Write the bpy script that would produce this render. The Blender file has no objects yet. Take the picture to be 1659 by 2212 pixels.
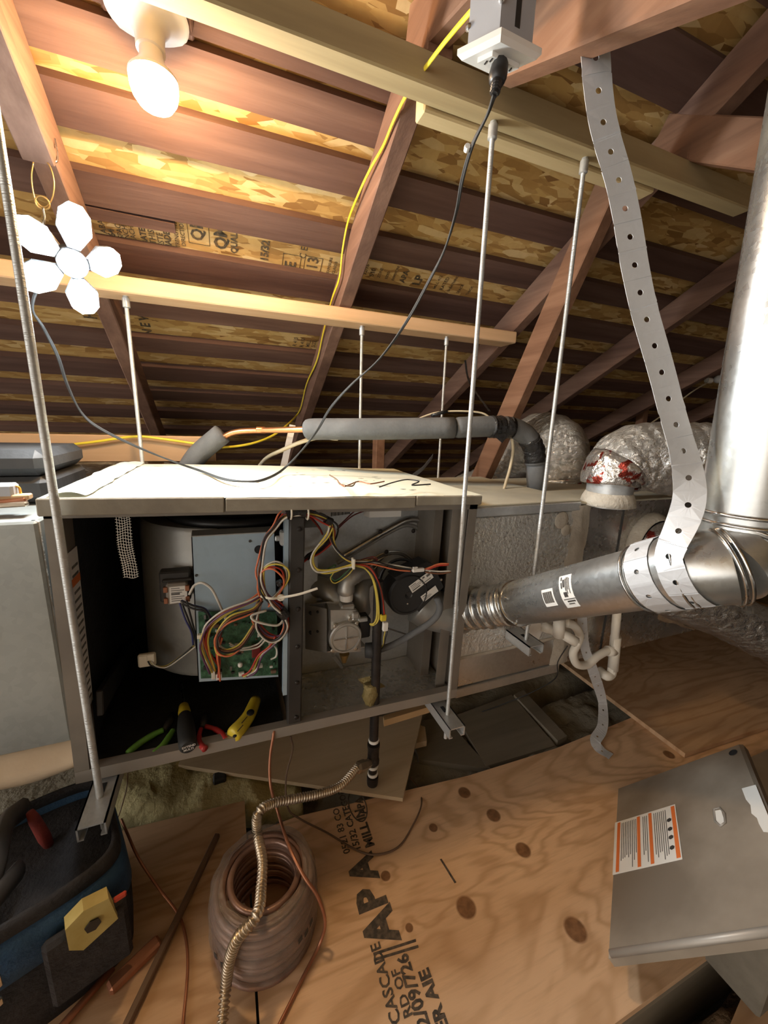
import bpy, math, random
from mathutils import Vector as V, Matrix as Mx, Euler, noise as mnoise
random.seed(7)
S = bpy.context.scene
COL = S.collection
# ------------------------------------------------------------------ camera
H = 0.98                                   # camera height above the plywood
FPX = 853.99; CX, CY = 829.5, 1106.0       # 1659 x 2212 frame
CR = Mx(((0.92931279, 0.05180689, -0.3656416), (-0.36790473, 0.21566829, -0.90450721), (0.0319976, 0.9750914, 0.2194833)))
cam = bpy.data.cameras.new('camera'); camo = bpy.data.objects.new('camera', cam); COL.objects.link(camo)
cam.sensor_fit = 'VERTICAL'; cam.sensor_height = 24.0; cam.lens = 24.0 * FPX / 2212.0
cam.clip_start = 0.02
camo.matrix_world = Mx.Translation((0, 0, H)) @ CR.to_4x4()
S.camera = camo
# ------------------------------------------------------------------ world, exposure
W = bpy.data.worlds.new('attic_fill'); S.world = W; W.use_nodes = True
W.node_tree.nodes['Background'].inputs[0].default_value = (1.0, 0.94, 0.86, 1)
W.node_tree.nodes['Background'].inputs[1].default_value = 1.7  # added ambient fill, no lamp; comes in by the assumed open left gable
S.view_settings.view_transform = 'Standard'; S.view_settings.look = 'None'
S.view_settings.exposure = 0.85; S.view_settings.gamma = 1.0
S.view_settings.use_curve_mapping = False
LED_W = 170.0; BULB_W = 205.0                # radiance of the two lamps
# ------------------------------------------------------------------ rays: pixel -> point (camera-relative coordinates)
def ray(px, py): return CR @ V((px - CX, -(py - CY), -FPX))
def at(px, py, X=None, Y=None, Z=None, D=None, P=None, N=None):
    r = ray(px, py)
    if X is not None: return r * (X / r.x)
    if Y is not None: return r * (Y / r.y)
    if Z is not None: return r * (Z / r.z)
    if D is not None: return r * (D / FPX)
    return r * (V(P).dot(N) / r.dot(N))
def pY(L): return [at(a, b, Y=c) for a, b, c in L]
def pZ(L): return [at(a, b, Z=c) for a, b, c in L]
def pD(L): return [at(a, b, D=c) for a, b, c in L]
def cr(p, n=6):
    q = [p[0]*2 - p[1]] + list(p) + [p[-1]*2 - p[-2]]; o = []
    for i in range(1, len(q) - 2):
        a, b, c, d = q[i-1], q[i], q[i+1], q[i+2]
        for k in range(n):
            t = k / n
            o.append(0.5*((2*b) + (c-a)*t + (2*a-5*b+4*c-d)*t*t + (3*b-a-3*c+d)*t*t*t))
    o.append(q[-2]); return o
# ------------------------------------------------------------------ materials
MATS = {}
class NT:
    def __init__(s, m): s.t = m.node_tree; s.n = s.t.nodes
    def new(s, ty, ins=None, **kw):
        x = s.n.new(ty)
        for k, v in kw.items(): setattr(x, k, v)
        for k, v in (ins or {}).items():
            if hasattr(v, 'is_output'): s.t.links.new(v, x.inputs[k])
            else: x.inputs[k].default_value = v
        return x
    def math(s, op, a, b=None, c=None):
        d = {0: a}
        if b is not None: d[1] = b
        if c is not None: d[2] = c
        return s.new('ShaderNodeMath', d, operation=op).outputs[0]
    def ramp(s, f, cols):
        r = s.new('ShaderNodeValToRGB', {0: f}); e = r.color_ramp.elements
        while len(e) < len(cols): e.new(0.5)
        for i, (p, c) in enumerate(cols): e[i].position = p; e[i].color = (*c, 1) if len(c) == 3 else c
        return r.outputs[0]
    def mix(s, f, a, b, bt='MIX'):
        m = s.new('ShaderNodeMix', data_type='RGBA', blend_type=bt)
        for i, v in ((0, f), (6, a), (7, b)):
            if hasattr(v, 'is_output'): s.t.links.new(v, m.inputs[i])
            else: m.inputs[i].default_value = v if i == 0 else ((*v, 1) if len(v) == 3 else v)
        return m.outputs[2]
    def pos(s, scale=(1, 1, 1), rot=(0, 0, 0), loc=(0, 0, 0), src=None):
        g = src or s.new('ShaderNodeNewGeometry').outputs['Position']
        return s.new('ShaderNodeMapping', {0: g, 1: loc, 2: rot, 3: scale}).outputs[0]
    def noise(s, v, sc=1, det=4, rough=.55, dist=0):
        return s.new('ShaderNodeTexNoise', {'Vector': v, 'Scale': sc, 'Detail': det, 'Roughness': rough, 'Distortion': dist}).outputs[0]
def newmat(name):
    m = bpy.data.materials.new(name); m.use_nodes = True; MATS[name] = m
    nt = NT(m); return m, nt, nt.n['Principled BSDF']
def lk(nt, o, b, key):
    nt.t.links.new(o, b.inputs[key])
def dark(c, f): return tuple(x*f for x in c)
def mat(name, c1, c2=None, rough=.5, metal=0, sc=6, st=(1, 1, 1), lo=.35, hi=.65, bump=0, bsc=None, bst=None, det=5, rot=(0, 0, 0), rvar=0, spec=.5, alpha=None, emit=None, es=1):
    m, nt, b = newmat(name)
    b.inputs['Roughness'].default_value = rough; b.inputs['Metallic'].default_value = metal
    b.inputs['Specular IOR Level'].default_value = spec
    if c2 is None: c2 = dark(c1, .8)
    n = nt.noise(nt.pos(st, rot), sc, det)
    lk(nt, nt.ramp(n, [(lo, c1), (hi, c2)]), b, 'Base Color')
    if rvar: lk(nt, nt.math('MULTIPLY_ADD', n, rvar, rough - rvar/2), b, 'Roughness')
    if bump:
        n2 = nt.noise(nt.pos(bst or st, rot), bsc or sc*4, 4)
        lk(nt, nt.new('ShaderNodeBump', {'Strength': bump, 'Distance': .01, 'Height': n2}).outputs[0], b, 'Normal')
    if emit: b.inputs['Emission Color'].default_value = (*emit, 1); b.inputs['Emission Strength'].default_value = es
    if alpha is not None: b.inputs['Alpha'].default_value = alpha
    return m
SLOPE = math.atan(.534)
def wood(name, c1, c2, c3, st, rot=(0, 0, 0), rough=.75, bump=.25, sc=1, spread=.16):
    m, nt, b = newmat(name)
    p = nt.pos(st, rot)
    n1 = nt.noise(p, 5*sc, 6, .6, .6); n2 = nt.noise(p, 26*sc, 4, .6)
    big = nt.noise(nt.pos((1, 1, 1)), 2.3, 3)
    f = nt.math('ADD', nt.math('MULTIPLY', n1, .7), nt.math('MULTIPLY', n2, .3))
    col = nt.ramp(f, [(.5-spread, c1), (.5, c2), (.5+spread, c3)])
    # every plank a slightly different brown
    oi = nt.new('ShaderNodeObjectInfo').outputs['Random']
    hsv = nt.new('ShaderNodeHueSaturation', {'Value': nt.math('MULTIPLY_ADD', oi, .35, .82), 'Color': col}).outputs[0]
    col = nt.mix(nt.math('MULTIPLY', big, .35), hsv, c1)
    lk(nt, col, b, 'Base Color'); b.inputs['Roughness'].default_value = rough
    b.inputs['Specular IOR Level'].default_value = .25
    lk(nt, nt.new('ShaderNodeBump', {'Strength': bump, 'Distance': .008, 'Height': f}).outputs[0], b, 'Normal')
    return m
GX = (.12, 1.6, 1.6)      # grain along X
GY = (1.6, .12, 1.6)      # grain along Y
wood('old_brown_x', (.075, .040, .031), (.140, .078, .060), (.21, .125, .095), GX, bump=.7)
wood('old_brown_slope', (.11, .058, .042), (.20, .112, .078), (.31, .185, .13), GY, rot=(-SLOPE, 0, 0), bump=.4)
wood('old_brown_web', (.15, .073, .042), (.26, .135, .080), (.37, .21, .13), GY, rot=(.9, 0, 0), bump=.3)
wood('new_pine_x', (.46, .29, .14), (.66, .45, .24), (.78, .58, .34), GX, bump=.1, spread=.2)
wood('pale_pine_x', (.52, .34, .19), (.70, .46, .27), (.80, .58, .38), GX, bump=.08, spread=.22)
wood('olive_pine_x', (.34, .25, .13), (.50, .38, .20), (.62, .49, .28), GX, bump=.1, spread=.2)
wood('dusty_plank', (.42, .32, .20), (.56, .44, .29), (.66, .53, .37), GX, bump=.12)
wood('dusty_dark_plank', (.16, .14, .11), (.22, .195, .155), (.28, .25, .20), GX, bump=.3)
def osb():
    m, nt, b = newmat('oriented_strand_board')
    layers = []
    pal = [[(.0, (.24, .12, .035)), (.3, (.46, .27, .085)), (.7, (.60, .39, .14)), (1., (.72, .53, .25))],
           [(.0, (.32, .17, .05)), (.35, (.52, .32, .11)), (.75, (.66, .45, .18)), (1., (.76, .58, .31))]]
    warp = nt.noise(nt.pos((1, 1, 1)), 9, 2)
    hts = []
    for i, (rz, st) in enumerate(((.35, (15, 60, 30)), (1.15, (17, 64, 30)), (-.7, (18, 60, 30)), (1.9, (15, 66, 30)))):
        p = nt.pos(st, (-SLOPE*.0, 0, rz), (i*3.1, i*1.7, 0))
        vo = nt.new('ShaderNodeTexVoronoi', {'Vector': p, 'Scale': 1.0, 'Randomness': 1.0}, feature='F1')
        sp = nt.new('ShaderNodeSeparateColor', {0: vo.outputs['Color']})
        layers.append((nt.ramp(sp.outputs[0], pal[i % 2]), sp.outputs[1])); hts.append(sp.outputs[2])
    col, h = layers[0][0], hts[0]
    for (c, mk), hh in zip(layers[1:], hts[1:]):
        f = nt.math('GREATER_THAN', mk, .60)
        col = nt.mix(f, col, c)
    fine = nt.noise(nt.pos((60, 60, 60)), 1, 4)
    col = nt.mix(nt.math('MULTIPLY', fine, .35), col, (.22, .11, .035))
    lk(nt, col, b, 'Base Color'); b.inputs['Roughness'].default_value = .6; b.inputs['Specular IOR Level'].default_value = .3
    lk(nt, nt.new('ShaderNodeBump', {'Strength': .3, 'Distance': .004, 'Height': nt.math('ADD', hts[0], nt.math('ADD', hts[1], hts[2]))}).outputs[0], b, 'Normal')
osb()
def plywood(name, knots, tint=1.0, rz=0.0):
    m, nt, b = newmat(name)
    P = nt.new('ShaderNodeNewGeometry').outputs['Position']
    p = nt.pos((1.1, 3.4, 1), (0, 0, rz))
    v = nt.math('MULTIPLY', nt.noise(p, 1.3, 4.0, .5, .6), 12.0)
    mask = None; ring = None
    for (kx, ky, kr) in knots:
        d = nt.new('ShaderNodeVectorMath', {0: P, 1: (kx, ky, H - .98)}, operation='DISTANCE').outputs['Value']
        g = nt.math('POWER', 2.718, nt.math('MULTIPLY', nt.math('POWER', nt.math('DIVIDE', d, kr*3.2), 2.0), -1.0))
        v = nt.math('MULTIPLY_ADD', g, 1.3, v)
        k = nt.new('ShaderNodeMapRange', {0: d, 1: kr*.86, 2: kr*1.08, 3: 1.0, 4: 0.0}).outputs[0]
        mask = k if mask is None else nt.math('MAXIMUM', mask, k)
    s = nt.math('POWER', nt.math('MULTIPLY_ADD', nt.math('SINE', nt.math('MULTIPLY', v, 6.283)), .5, .5), 2.2)
    fine = nt.noise(nt.pos((6, 60, 20), (0, 0, rz)), 2, 4)
    blot = nt.noise(nt.pos((1, 1, 1)), 3.1, 3)
    base = nt.ramp(blot, [(.3, dark((.68, .445, .27), tint)), (.7, dark((.84, .585, .375), tint))])
    col = nt.mix(nt.math('MULTIPLY', s, .45), base, dark((.40, .22, .10), tint))
    col = nt.mix(nt.math('MULTIPLY', nt.new('ShaderNodeMapRange', {0: fine, 1: .5, 2: .75}).outputs[0], .28), col, dark((.38, .23, .12), tint))
    if mask is not None:
        kc = nt.ramp(nt.noise(nt.pos((1, 1, 1)), 70, 3), [(.35, (.13, .055, .02)), (.65, (.24, .11, .045))])
        col = nt.mix(nt.math('MULTIPLY', mask, .9), col, kc)
    lk(nt, col, b, 'Base Color'); b.inputs['Roughness'].default_value = .62; b.inputs['Specular IOR Level'].default_value = .3
    lk(nt, nt.new('ShaderNodeBump', {'Strength': .12, 'Distance': .004, 'Height': nt.math('ADD', s, fine)}).outputs[0], b, 'Normal')
    return m
def galv(name, c=(.62, .64, .65), rough=.34, metal=.85, sc=30, bump=.03, var=.25, bst=(1, 1, 1), bsc=None):
    m, nt, b = newmat(name)
    vo = nt.new('ShaderNodeTexVoronoi', {'Vector': nt.pos((1, 1, 1)), 'Scale': sc*3})
    sp = nt.new('ShaderNodeSeparateColor', {0: vo.outputs['Color']}).outputs[0]
    n = nt.noise(nt.pos((1, 1, 1)), 5, 4)
    f = nt.math('MULTIPLY_ADD', sp, .16, nt.math('MULTIPLY', n, .84))
    lk(nt, nt.ramp(f, [(.25, dark(c, 1-var)), (.7, c)]), b, 'Base Color')
    b.inputs['Metallic'].default_value = metal
    lk(nt, nt.math('MULTIPLY_ADD', f, .25, rough-.12), b, 'Roughness')
    if bump:
        h = nt.noise(nt.pos(bst), bsc or 14, 4)
        lk(nt, nt.new('ShaderNodeBump', {'Strength': bump, 'Distance': .01, 'Height': h}).outputs[0], b, 'Normal')
    return m
galv('galvanized', metal=.5, sc=55)
galv('galvanized_pipe', (.66, .67, .66), rough=.29, metal=.88, bump=.05, sc=45, var=.25)
galv('galvanized_strap', (.66, .68, .71), rough=.42, metal=.25, bump=.02, var=.12, sc=60)
galv('embossed_sheet', (.76, .77, .75), rough=.28, metal=.65, sc=60, var=.10, bump=.62, bsc=85)
galv('bright_duct', (.62, .60, .57), rough=.26, metal=.88, sc=40, bump=.06, var=.3)
galv('duct_sheet', (.44, .46, .44), rough=.45, metal=.55, bump=.02)
galv('dull_sheet', (.42, .42, .40), rough=.42, metal=.5, bump=.02)
galv('control_plate', (.42, .55, .66), rough=.40, metal=.35, bump=0, var=.12)
galv('zinc_rod', (.70, .72, .72), rough=.36, metal=.6, bump=.35, bst=(1, 1, 90), bsc=6)
galv('bright_steel', (.75, .75, .74), rough=.25, metal=1, bump=0)
galv('foil', (.78, .77, .74), rough=.26, metal=.92, bump=.9, bsc=38, var=.3)
galv('foil_flat', (.72, .71, .68), rough=.28, metal=.65, bump=.35, bsc=60, var=.3)
galv('cast_aluminium', (.55, .54, .51), rough=.45, metal=.75, bump=.08, bsc=120)
def foil_duct(name, c=(.74, .73, .70)):
    m, nt, b = newmat(name)
    p = nt.pos((1, 1, 1))
    v1 = nt.new('ShaderNodeTexVoronoi', {'Vector': nt.pos((10, 34, 22), (.3, .2, .5)), 'Scale': 1.6}, feature='DISTANCE_TO_EDGE').outputs[0]
    n = nt.noise(nt.pos((30, 60, 44), (.4, .5, .3)), 1, 5, .7, 1.0)
    dust = nt.noise(p, 6, 4)
    nz = nt.new('ShaderNodeSeparateXYZ', {0: nt.new('ShaderNodeNewGeometry').outputs['Normal']}).outputs[2]
    dm = nt.math('MULTIPLY', nt.new('ShaderNodeMapRange', {0: nz, 1: .1, 2: .95}).outputs[0], nt.math('MULTIPLY_ADD', dust, .7, -.02))
    lk(nt, nt.mix(dm, c, (.42, .38, .31)), b, 'Base Color')
    lk(nt, nt.math('SUBTRACT', .78, nt.math('MULTIPLY', dm, .7)), b, 'Metallic')
    lk(nt, nt.math('MULTIPLY_ADD', dm, .5, .22), b, 'Roughness')
    lk(nt, nt.new('ShaderNodeBump', {'Strength': .9, 'Distance': .012, 'Height': nt.math('ADD', n, nt.math('MULTIPLY', v1, .9))}).outputs[0], b, 'Normal')
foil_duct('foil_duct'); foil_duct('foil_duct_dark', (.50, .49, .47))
mat('red_print_foil', (.66, .64, .61), (.30, .045, .03), rough=.25, metal=.8, sc=24, lo=.53, hi=.57, bump=.9, bsc=40)
mat('mastic', (.55, .50, .42), (.70, .66, .57), rough=.85, sc=22, bump=.5)
mat('cream_dusty', (.46, .43, .34), (.58, .55, .44), rough=.85, sc=6, bump=.1)
mat('mastic_tape', (.40, .36, .30), (.52, .48, .41), rough=.8, sc=14, bump=.35)
mat('cream_cover', (.74, .74, .60), (.82, .82, .68), rough=.8, sc=7, bump=.06)
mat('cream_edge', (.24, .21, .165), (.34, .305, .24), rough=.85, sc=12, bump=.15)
mat('paint_brown', (.19, .165, .14), (.25, .22, .185), rough=.5, metal=.25, sc=9, bump=.02)
mat('paint_grey', (.27, .245, .215), (.34, .31, .275), rough=.45, metal=.25, sc=5, bump=.02)
mat('scuffed_panel', (.22, .18, .14), (.36, .305, .245), rough=.45, metal=.2, sc=4, lo=.38, hi=.62, bump=.02)
mat('black_liner', (.012, .013, .016), (.02, .022, .026), rough=.9, sc=30, bump=.3)
mat('dark_metal', (.045, .043, .042), (.07, .066, .062), rough=.5, metal=.5, sc=8)
mat('black_pipe', (.03, .027, .026), (.055, .047, .043), rough=.45, metal=.6, sc=25, bump=.15)
mat('black_plastic', (.012, .012, .013), (.02, .02, .021), rough=.42, sc=12)
mat('black_rubber', (.018, .018, .018), (.03, .03, .03), rough=.65, sc=12)
mat('case_grey', (.045, .047, .05), (.06, .062, .066), rough=.5, sc=14, bump=.1)
mat('black_tape', (.015, .015, .017), (.03, .03, .03), rough=.18, sc=30, bump=.8, bsc=50)
mat('foam_grey', (.115, .12, .125), (.155, .16, .165), rough=.85, sc=16, bump=.15, bsc=120)
mat('pvc_white', (.74, .70, .62), (.80, .76, .68), rough=.4, sc=10)
mat('plastic_white', (.78, .76, .72), (.82, .80, .76), rough=.35, sc=8)
mat('plastic_white_warm', (.80, .75, .62), (.84, .79, .68), rough=.4, sc=8)
mat('outlet_grey', (.36, .37, .40), (.42, .43, .46), rough=.4, sc=8)
mat('copper', (.72, .30, .13), (.80, .40, .19), rough=.28, metal=.9, sc=20)
mat('copper_dull', (.36, .15, .085), (.48, .22, .13), rough=.4, metal=.6, sc=20)
mat('copper_coil', (.20, .115, .085), (.36, .22, .17), rough=.32, metal=.35, sc=18, bump=.1)
mat('plastic_film', (.30, .25, .22), (.42, .36, .32), rough=.14, sc=16, bump=.6, alpha=.38)
mat('brass', (.55, .36, .14), (.66, .46, .20), rough=.35, metal=.9, sc=20)
mat('flex_steel', (.48, .40, .30), (.60, .51, .40), rough=.33, metal=.85, sc=30)
mat('yellow_cable', (.78, .62, .03), (.84, .69, .06), rough=.45, sc=9)
mat('tan_cable', (.55, .46, .31), (.62, .53, .37), rough=.5, sc=9)
mat('brown_wire', (.13, .08, .05), (.18, .11, .07), rough=.5, sc=9)
for n_, c_ in dict(red=(.48, .045, .025), orange=(.70, .19, .085), yellow=(.68, .55, .10), white=(.68, .65, .58), black=(.02, .02, .022), purple=(.13, .05, .12), blue=(.05, .06, .22), brown=(.19, .075, .035), green=(.05, .16, .06), maroon=(.17, .02, .018)).items():
    mat('wire_'+n_, c_, dark(c_, .85), rough=.42, sc=20)
mat('pcb', (.018, .07, .035), (.05, .15, .08), rough=.45, sc=70, lo=.42, hi=.58, bump=.4, bsc=90)
mat('putty', (.20, .15, .05), (.33, .26, .11), rough=.7, sc=25, bump=.7)
mat('label_paper', (.72, .70, .66), (.78, .76, .72), rough=.5, sc=6)
mat('label_orange', (.68, .16, .035), (.72, .19, .05), rough=.5, sc=6)
mat('ink', (.025, .023, .022), (.05, .045, .04), rough=.7, sc=40)
mat('ink_grey', (.10, .095, .09), (.17, .16, .15), rough=.7, sc=60)
mat('floor_ink', (.05, .042, .036), (.13, .10, .075), rough=.8, sc=90, lo=.4, hi=.62)
mat('roof_ink', (.055, .045, .03), (.16, .10, .045), rough=.8, sc=120, lo=.42, hi=.6)
mat('label_red', (.50, .05, .03), (.55, .07, .04), rough=.5, sc=6)
mat('dust_insulation', (.19, .175, .14), (.36, .335, .27), rough=.95, sc=7, lo=.3, hi=.7, bump=.9, bsc=40)
mat('yellow_insulation', (.40, .35, .17), (.58, .52, .29), rough=.95, sc=7, lo=.3, hi=.7, bump=.9, bsc=45)
mat('brown_insulation', (.16, .105, .06), (.34, .23, .14), rough=.95, sc=12, lo=.3, hi=.7, bump=1, bsc=50)
mat('kraft_paper', (.56, .43, .29), (.66, .53, .38), rough=.75, sc=6, bump=.25, bsc=14)
mat('ground_dark', (.03, .027, .022), (.06, .052, .042), rough=.95, sc=6, bump=.6)
mat('bag_black', (.014, .013, .015), (.028, .026, .028), rough=.85, sc=40, bump=.35)
mat('bag_blue', (.014, .055, .125), (.024, .075, .16), rough=.8, sc=40, bump=.35)
mat('bag_red', (.17, .02, .015), (.24, .035, .025), rough=.7, sc=20, bump=.2)
mat('handle_rubber', (.035, .03, .027), (.06, .052, .046), rough=.6, sc=20)
mat('tool_green', (.13, .36, .05), (.20, .46, .08), rough=.4, sc=12)
mat('tool_red', (.42, .03, .03), (.50, .05, .05), rough=.35, sc=12)
mat('tool_dull_yellow', (.42, .33, .10), (.52, .43, .16), rough=.5, sc=25)
mat('tool_yellow', (.66, .50, .03), (.75, .60, .06), rough=.4, sc=25)
mat('tool_orange', (.62, .30, .03), (.70, .38, .05), rough=.45, sc=25)
mat('tape_mesh', (.62, .60, .54), (.70, .68, .62), rough=.7, sc=12)
mat('glass_white', (.75, .75, .73), (.78, .78, .76), rough=.2, sc=6)
mat('led_panel', (1, 1, 1), (1, 1, 1), emit=(.86, .95, 1.0), es=LED_W)
mat('bulb_glow', (1, .9, .75), (1, .9, .75), emit=(1.0, .66, .34), es=BULB_W)
mat('daylight_slot', (1, 1, 1), (1, 1, .95), emit=(1, .95, .85), es=.9)
KN = [(1003, 1712, .017), (936, 1788, .011), (1066, 1761, .018), (1130, 1836, .018), (833, 1892, .011), (1007, 1960, .021), (884, 2004, .008), (1243, 2008, .022), (1445, 1630, .016)]
FZ = -.98
knots = [(*at(a, b, Z=FZ).xy, r) for a, b, r in KN]
plywood('plywood_stamped', knots, rz=.15)
plywood('plywood_dusty', [], tint=.82, rz=.5)
plywood('plywood_far', [], tint=.78, rz=-.3)
# ------------------------------------------------------------------ mesh builder
OFF = V((0, 0, H)); WM = {}
class MB:
    def __init__(s): s.v = []; s.f = []; s.uvw = None
    def add(s, vs, fs):
        o = len(s.v); s.v += [V(x) for x in vs]; s.f += [tuple(i+o for i in f) for f in fs]; return s
    def box(s, c, d, R=None):
        c = V(c); h = V(d)*.5; R = R or Mx.Identity(3)
        vs = [c + R @ V((x*h.x, y*h.y, z*h.z)) for x in (-1, 1) for y in (-1, 1) for z in (-1, 1)]
        return s.add(vs, [(0, 1, 3, 2), (4, 6, 7, 5), (0, 4, 5, 1), (2, 3, 7, 6), (0, 2, 6, 4), (1, 5, 7, 3)])
    def bb(s, x0, x1, y0, y1, z0, z1): return s.box(((x0+x1)/2, (y0+y1)/2, (z0+z1)/2), (x1-x0, y1-y0, z1-z0))
    def rbox(s, c, d, b=.003, R=None):                     # box with chamfered edges
        c = V(c); R = R or Mx.Identity(3); h = V(d)*.5; b = min(b, min(h)*.9)
        import itertools
        idx = {}; vs = []
        for sx, sy, sz in itertools.product((-1, 1), repeat=3):
            for ax in range(3):
                p = V((sx*(h.x-b), sy*(h.y-b), sz*(h.z-b))); p[ax] += (sx, sy, sz)[ax]*b
                idx[(sx, sy, sz, ax)] = len(vs); vs.append(c + R @ p)
        fs = []
        for ax in range(3):
            o = [a for a in range(3) if a != ax]
            for sg in (-1, 1):
                q = []
                for a, bb_ in ((-1, -1), (1, -1), (1, 1), (-1, 1)):
                    k = [0, 0, 0]; k[ax] = sg; k[o[0]] = a; k[o[1]] = bb_; q.append(idx[(*k, ax)])
                fs.append(q if (sg > 0) == (ax != 1) else q[::-1])
            for a in (-1, 1):
                for bb_ in (-1, 1):
                    k0 = [0, 0, 0]; k1 = [0, 0, 0]; k0[ax] = -1; k1[ax] = 1
                    k0[o[0]] = k1[o[0]] = a; k0[o[1]] = k1[o[1]] = bb_
                    fs.append([idx[(*k0, o[0])], idx[(*k1, o[0])], idx[(*k1, o[1])], idx[(*k0, o[1])]])
        for sx, sy, sz in itertools.product((-1, 1), repeat=3): fs.append([idx[(sx, sy, sz, a)] for a in range(3)])
        return s.add(vs, fs)
    def beam(s, a, b, w, h, up=(0, 0, 1), bev=.002):       # bar from a to b, w sideways, h along up
        a, b = V(a), V(b); t = (b-a).normalized(); sd = t.cross(V(up)).normalized(); u = sd.cross(t)
        R = Mx((t, sd, u)).transposed(); return s.rbox((a+b)/2, ((b-a).length, w, h), bev, R)
    def rings(s, rs, closed=False, cap=True):
        n = len(rs[0]); o = len(s.v)
        for r in rs: s.v += [V(p) for p in r]
        m = len(rs)
        for i in range(m if closed else m-1):
            j = (i+1) % m
            for k in range(n):
                l = (k+1) % n; s.f.append((o+i*n+k, o+i*n+l, o+j*n+l, o+j*n+k))
        if cap and not closed:
            s.f.append(tuple(o+k for k in range(n))[::-1]); s.f.append(tuple(o+(m-1)*n+k for k in range(n)))
        return s
    def tube(s, pts, r, n=8, cap=True, closed=False, flat=1.0):
        pts = [V(p) for p in pts]; m = len(pts); rs = []
        u = None
        for i, p in enumerate(pts):
            if closed: t = pts[(i+1) % m] - pts[i-1]
            else: t = pts[min(i+1, m-1)] - pts[max(i-1, 0)]
            t = t.normalized()
            if u is None:
                u = t.orthogonal().normalized() if flat == 1.0 else (V((0, 0, 1)) - t*t.z).normalized()
            u = (u - t*u.dot(t)).normalized(); w = t.cross(u)
            rr = r[i] if isinstance(r, (list, tuple)) else r
            rs.append([p + (u*math.cos(2*math.pi*k/n) + w*math.sin(2*math.pi*k/n)*flat)*rr for k in range(n)])
        return s.rings(rs, closed, cap)
    def cyl(s, a, b, r, n=24, r2=None): return s.tube([a, b], [r, r if r2 is None else r2], n)
    def lathe(s, c, ax, prof, n=28, cap=True):             # prof: (r, h) along axis
        c = V(c); ax = V(ax).normalized(); u = ax.orthogonal().normalized(); w = ax.cross(u)
        rs = [[c + ax*h + (u*math.cos(2*math.pi*k/n) + w*math.sin(2*math.pi*k/n))*max(r, 1e-5) for k in range(n)] for r, h in prof]
        return s.rings(rs, False, cap)
    def prism(s, poly, d):                                 # polygon (3-D points) extruded by d
        poly = [V(p) for p in poly]; d = V(d); n = len(poly); o = len(s.v)
        s.v += poly + [p + d for p in poly]
        s.f += [tuple(range(o, o+n)), tuple(range(o+2*n-1, o+n-1, -1))]
        s.f += [(o+k, o+n+k, o+n+(k+1) % n, o+(k+1) % n) for k in range(n)]
        return s
    def sphere(s, c, r, n=14, m=8, sc=(1, 1, 1)):
        c = V(c)
        rs = [[c + V((sc[0]*r*math.sin(a)*math.cos(t), sc[1]*r*math.sin(a)*math.sin(t), sc[2]*r*math.cos(a))) for t in [2*math.pi*k/n for k in range(n)]] for a in [math.pi*(i+.02)/(m) if i < m else math.pi*.998 for i in range(m+1)]]
        return s.rings(rs)
    def grid(s, fn, nu, nv):
        o = len(s.v)
        for i in range(nu+1):
            for j in range(nv+1): s.v.append(V(fn(i/nu, j/nv)))
        for i in range(nu):
            for j in range(nv):
                a = o + i*(nv+1) + j; s.f.append((a, a+nv+1, a+nv+2, a+1))
        return s
    def build(s, name, m, parent=None, smooth=False, local=False, origin=None):
        me = bpy.data.meshes.new(name)
        if parent is None or not local: vs = [v + OFF for v in s.v]
        else: vs = list(s.v)
        if parent is not None and local is not True:
            T = WM[parent].inverted() @ (WM[local] if local else Mx.Identity(4)); vs = [T @ v for v in vs]
        lo = V([min(v[i] for v in vs) for i in range(3)]); hi = V([max(v[i] for v in vs) for i in range(3)])
        o = (lo+hi)/2
        if parent is None: o.z = lo.z
        me.from_pydata([v - o for v in vs], [], s.f); me.update()
        import bmesh
        bm = bmesh.new(); bm.from_mesh(me); bmesh.ops.recalc_face_normals(bm, faces=bm.faces); bm.to_mesh(me); bm.free()
        if smooth:
            for p in me.polygons: p.use_smooth = True
            if smooth is not True:
                try: me.set_sharp_from_angle(angle=smooth)
                except Exception: pass
        ob = bpy.data.objects.new(name, me); COL.objects.link(ob); ob.location = o
        me.materials.append(MATS[m])
        if parent is not None: ob.parent = parent; WM[ob] = WM[parent] @ Mx.Translation(o)
        else: WM[ob] = Mx.Translation(o)
        return ob
SM = .7
def tag(o, label=None, cat=None, group=None, kind=None):
    if label: o['label'] = label
    if cat: o['category'] = cat
    if group: o['group'] = group
    if kind: o['kind'] = kind
    return o
def thing(name, label, cat, base, group=None, rot=None, kind=None):
    o = bpy.data.objects.new(name, None); COL.objects.link(o); o.empty_display_size = .05
    o.location = V(base) + OFF
    if rot: o.rotation_euler = rot
    WM[o] = Mx.Translation(o.location) @ Euler(rot or (0, 0, 0)).to_matrix().to_4x4()
    return tag(o, label, cat, group, kind)
def text(body, size, o, xd, yd, m, parent, name='lettering', bold=0.0, sx=1.0, lift=.0006):
    cu = bpy.data.curves.new(name, 'FONT'); cu.body = body; cu.size = size; cu.offset = bold; cu.resolution_u = 2
    t = bpy.data.objects.new(name+'_tmp', cu); COL.objects.link(t)
    bpy.context.view_layer.update()
    me = bpy.data.meshes.new_from_object(t.evaluated_get(bpy.context.evaluated_depsgraph_get()))
    bpy.data.objects.remove(t)
    xd, yd = V(xd).normalized(), V(yd).normalized(); n = xd.cross(yd)
    b = MB(); b.v = [V(o) + xd*v.co.x*sx + yd*v.co.y + n*lift for v in me.vertices]; b.f = [tuple(p.vertices) for p in me.polygons]
    bpy.data.meshes.remove(me)
    return b.build(name, m, parent)
def spline_tube(name, m, parent, pts, r, n=8, sub=6, **k):
    return MB().tube(cr(pts, sub), r, n).build(name, m, parent, smooth=True, **k)

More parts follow.
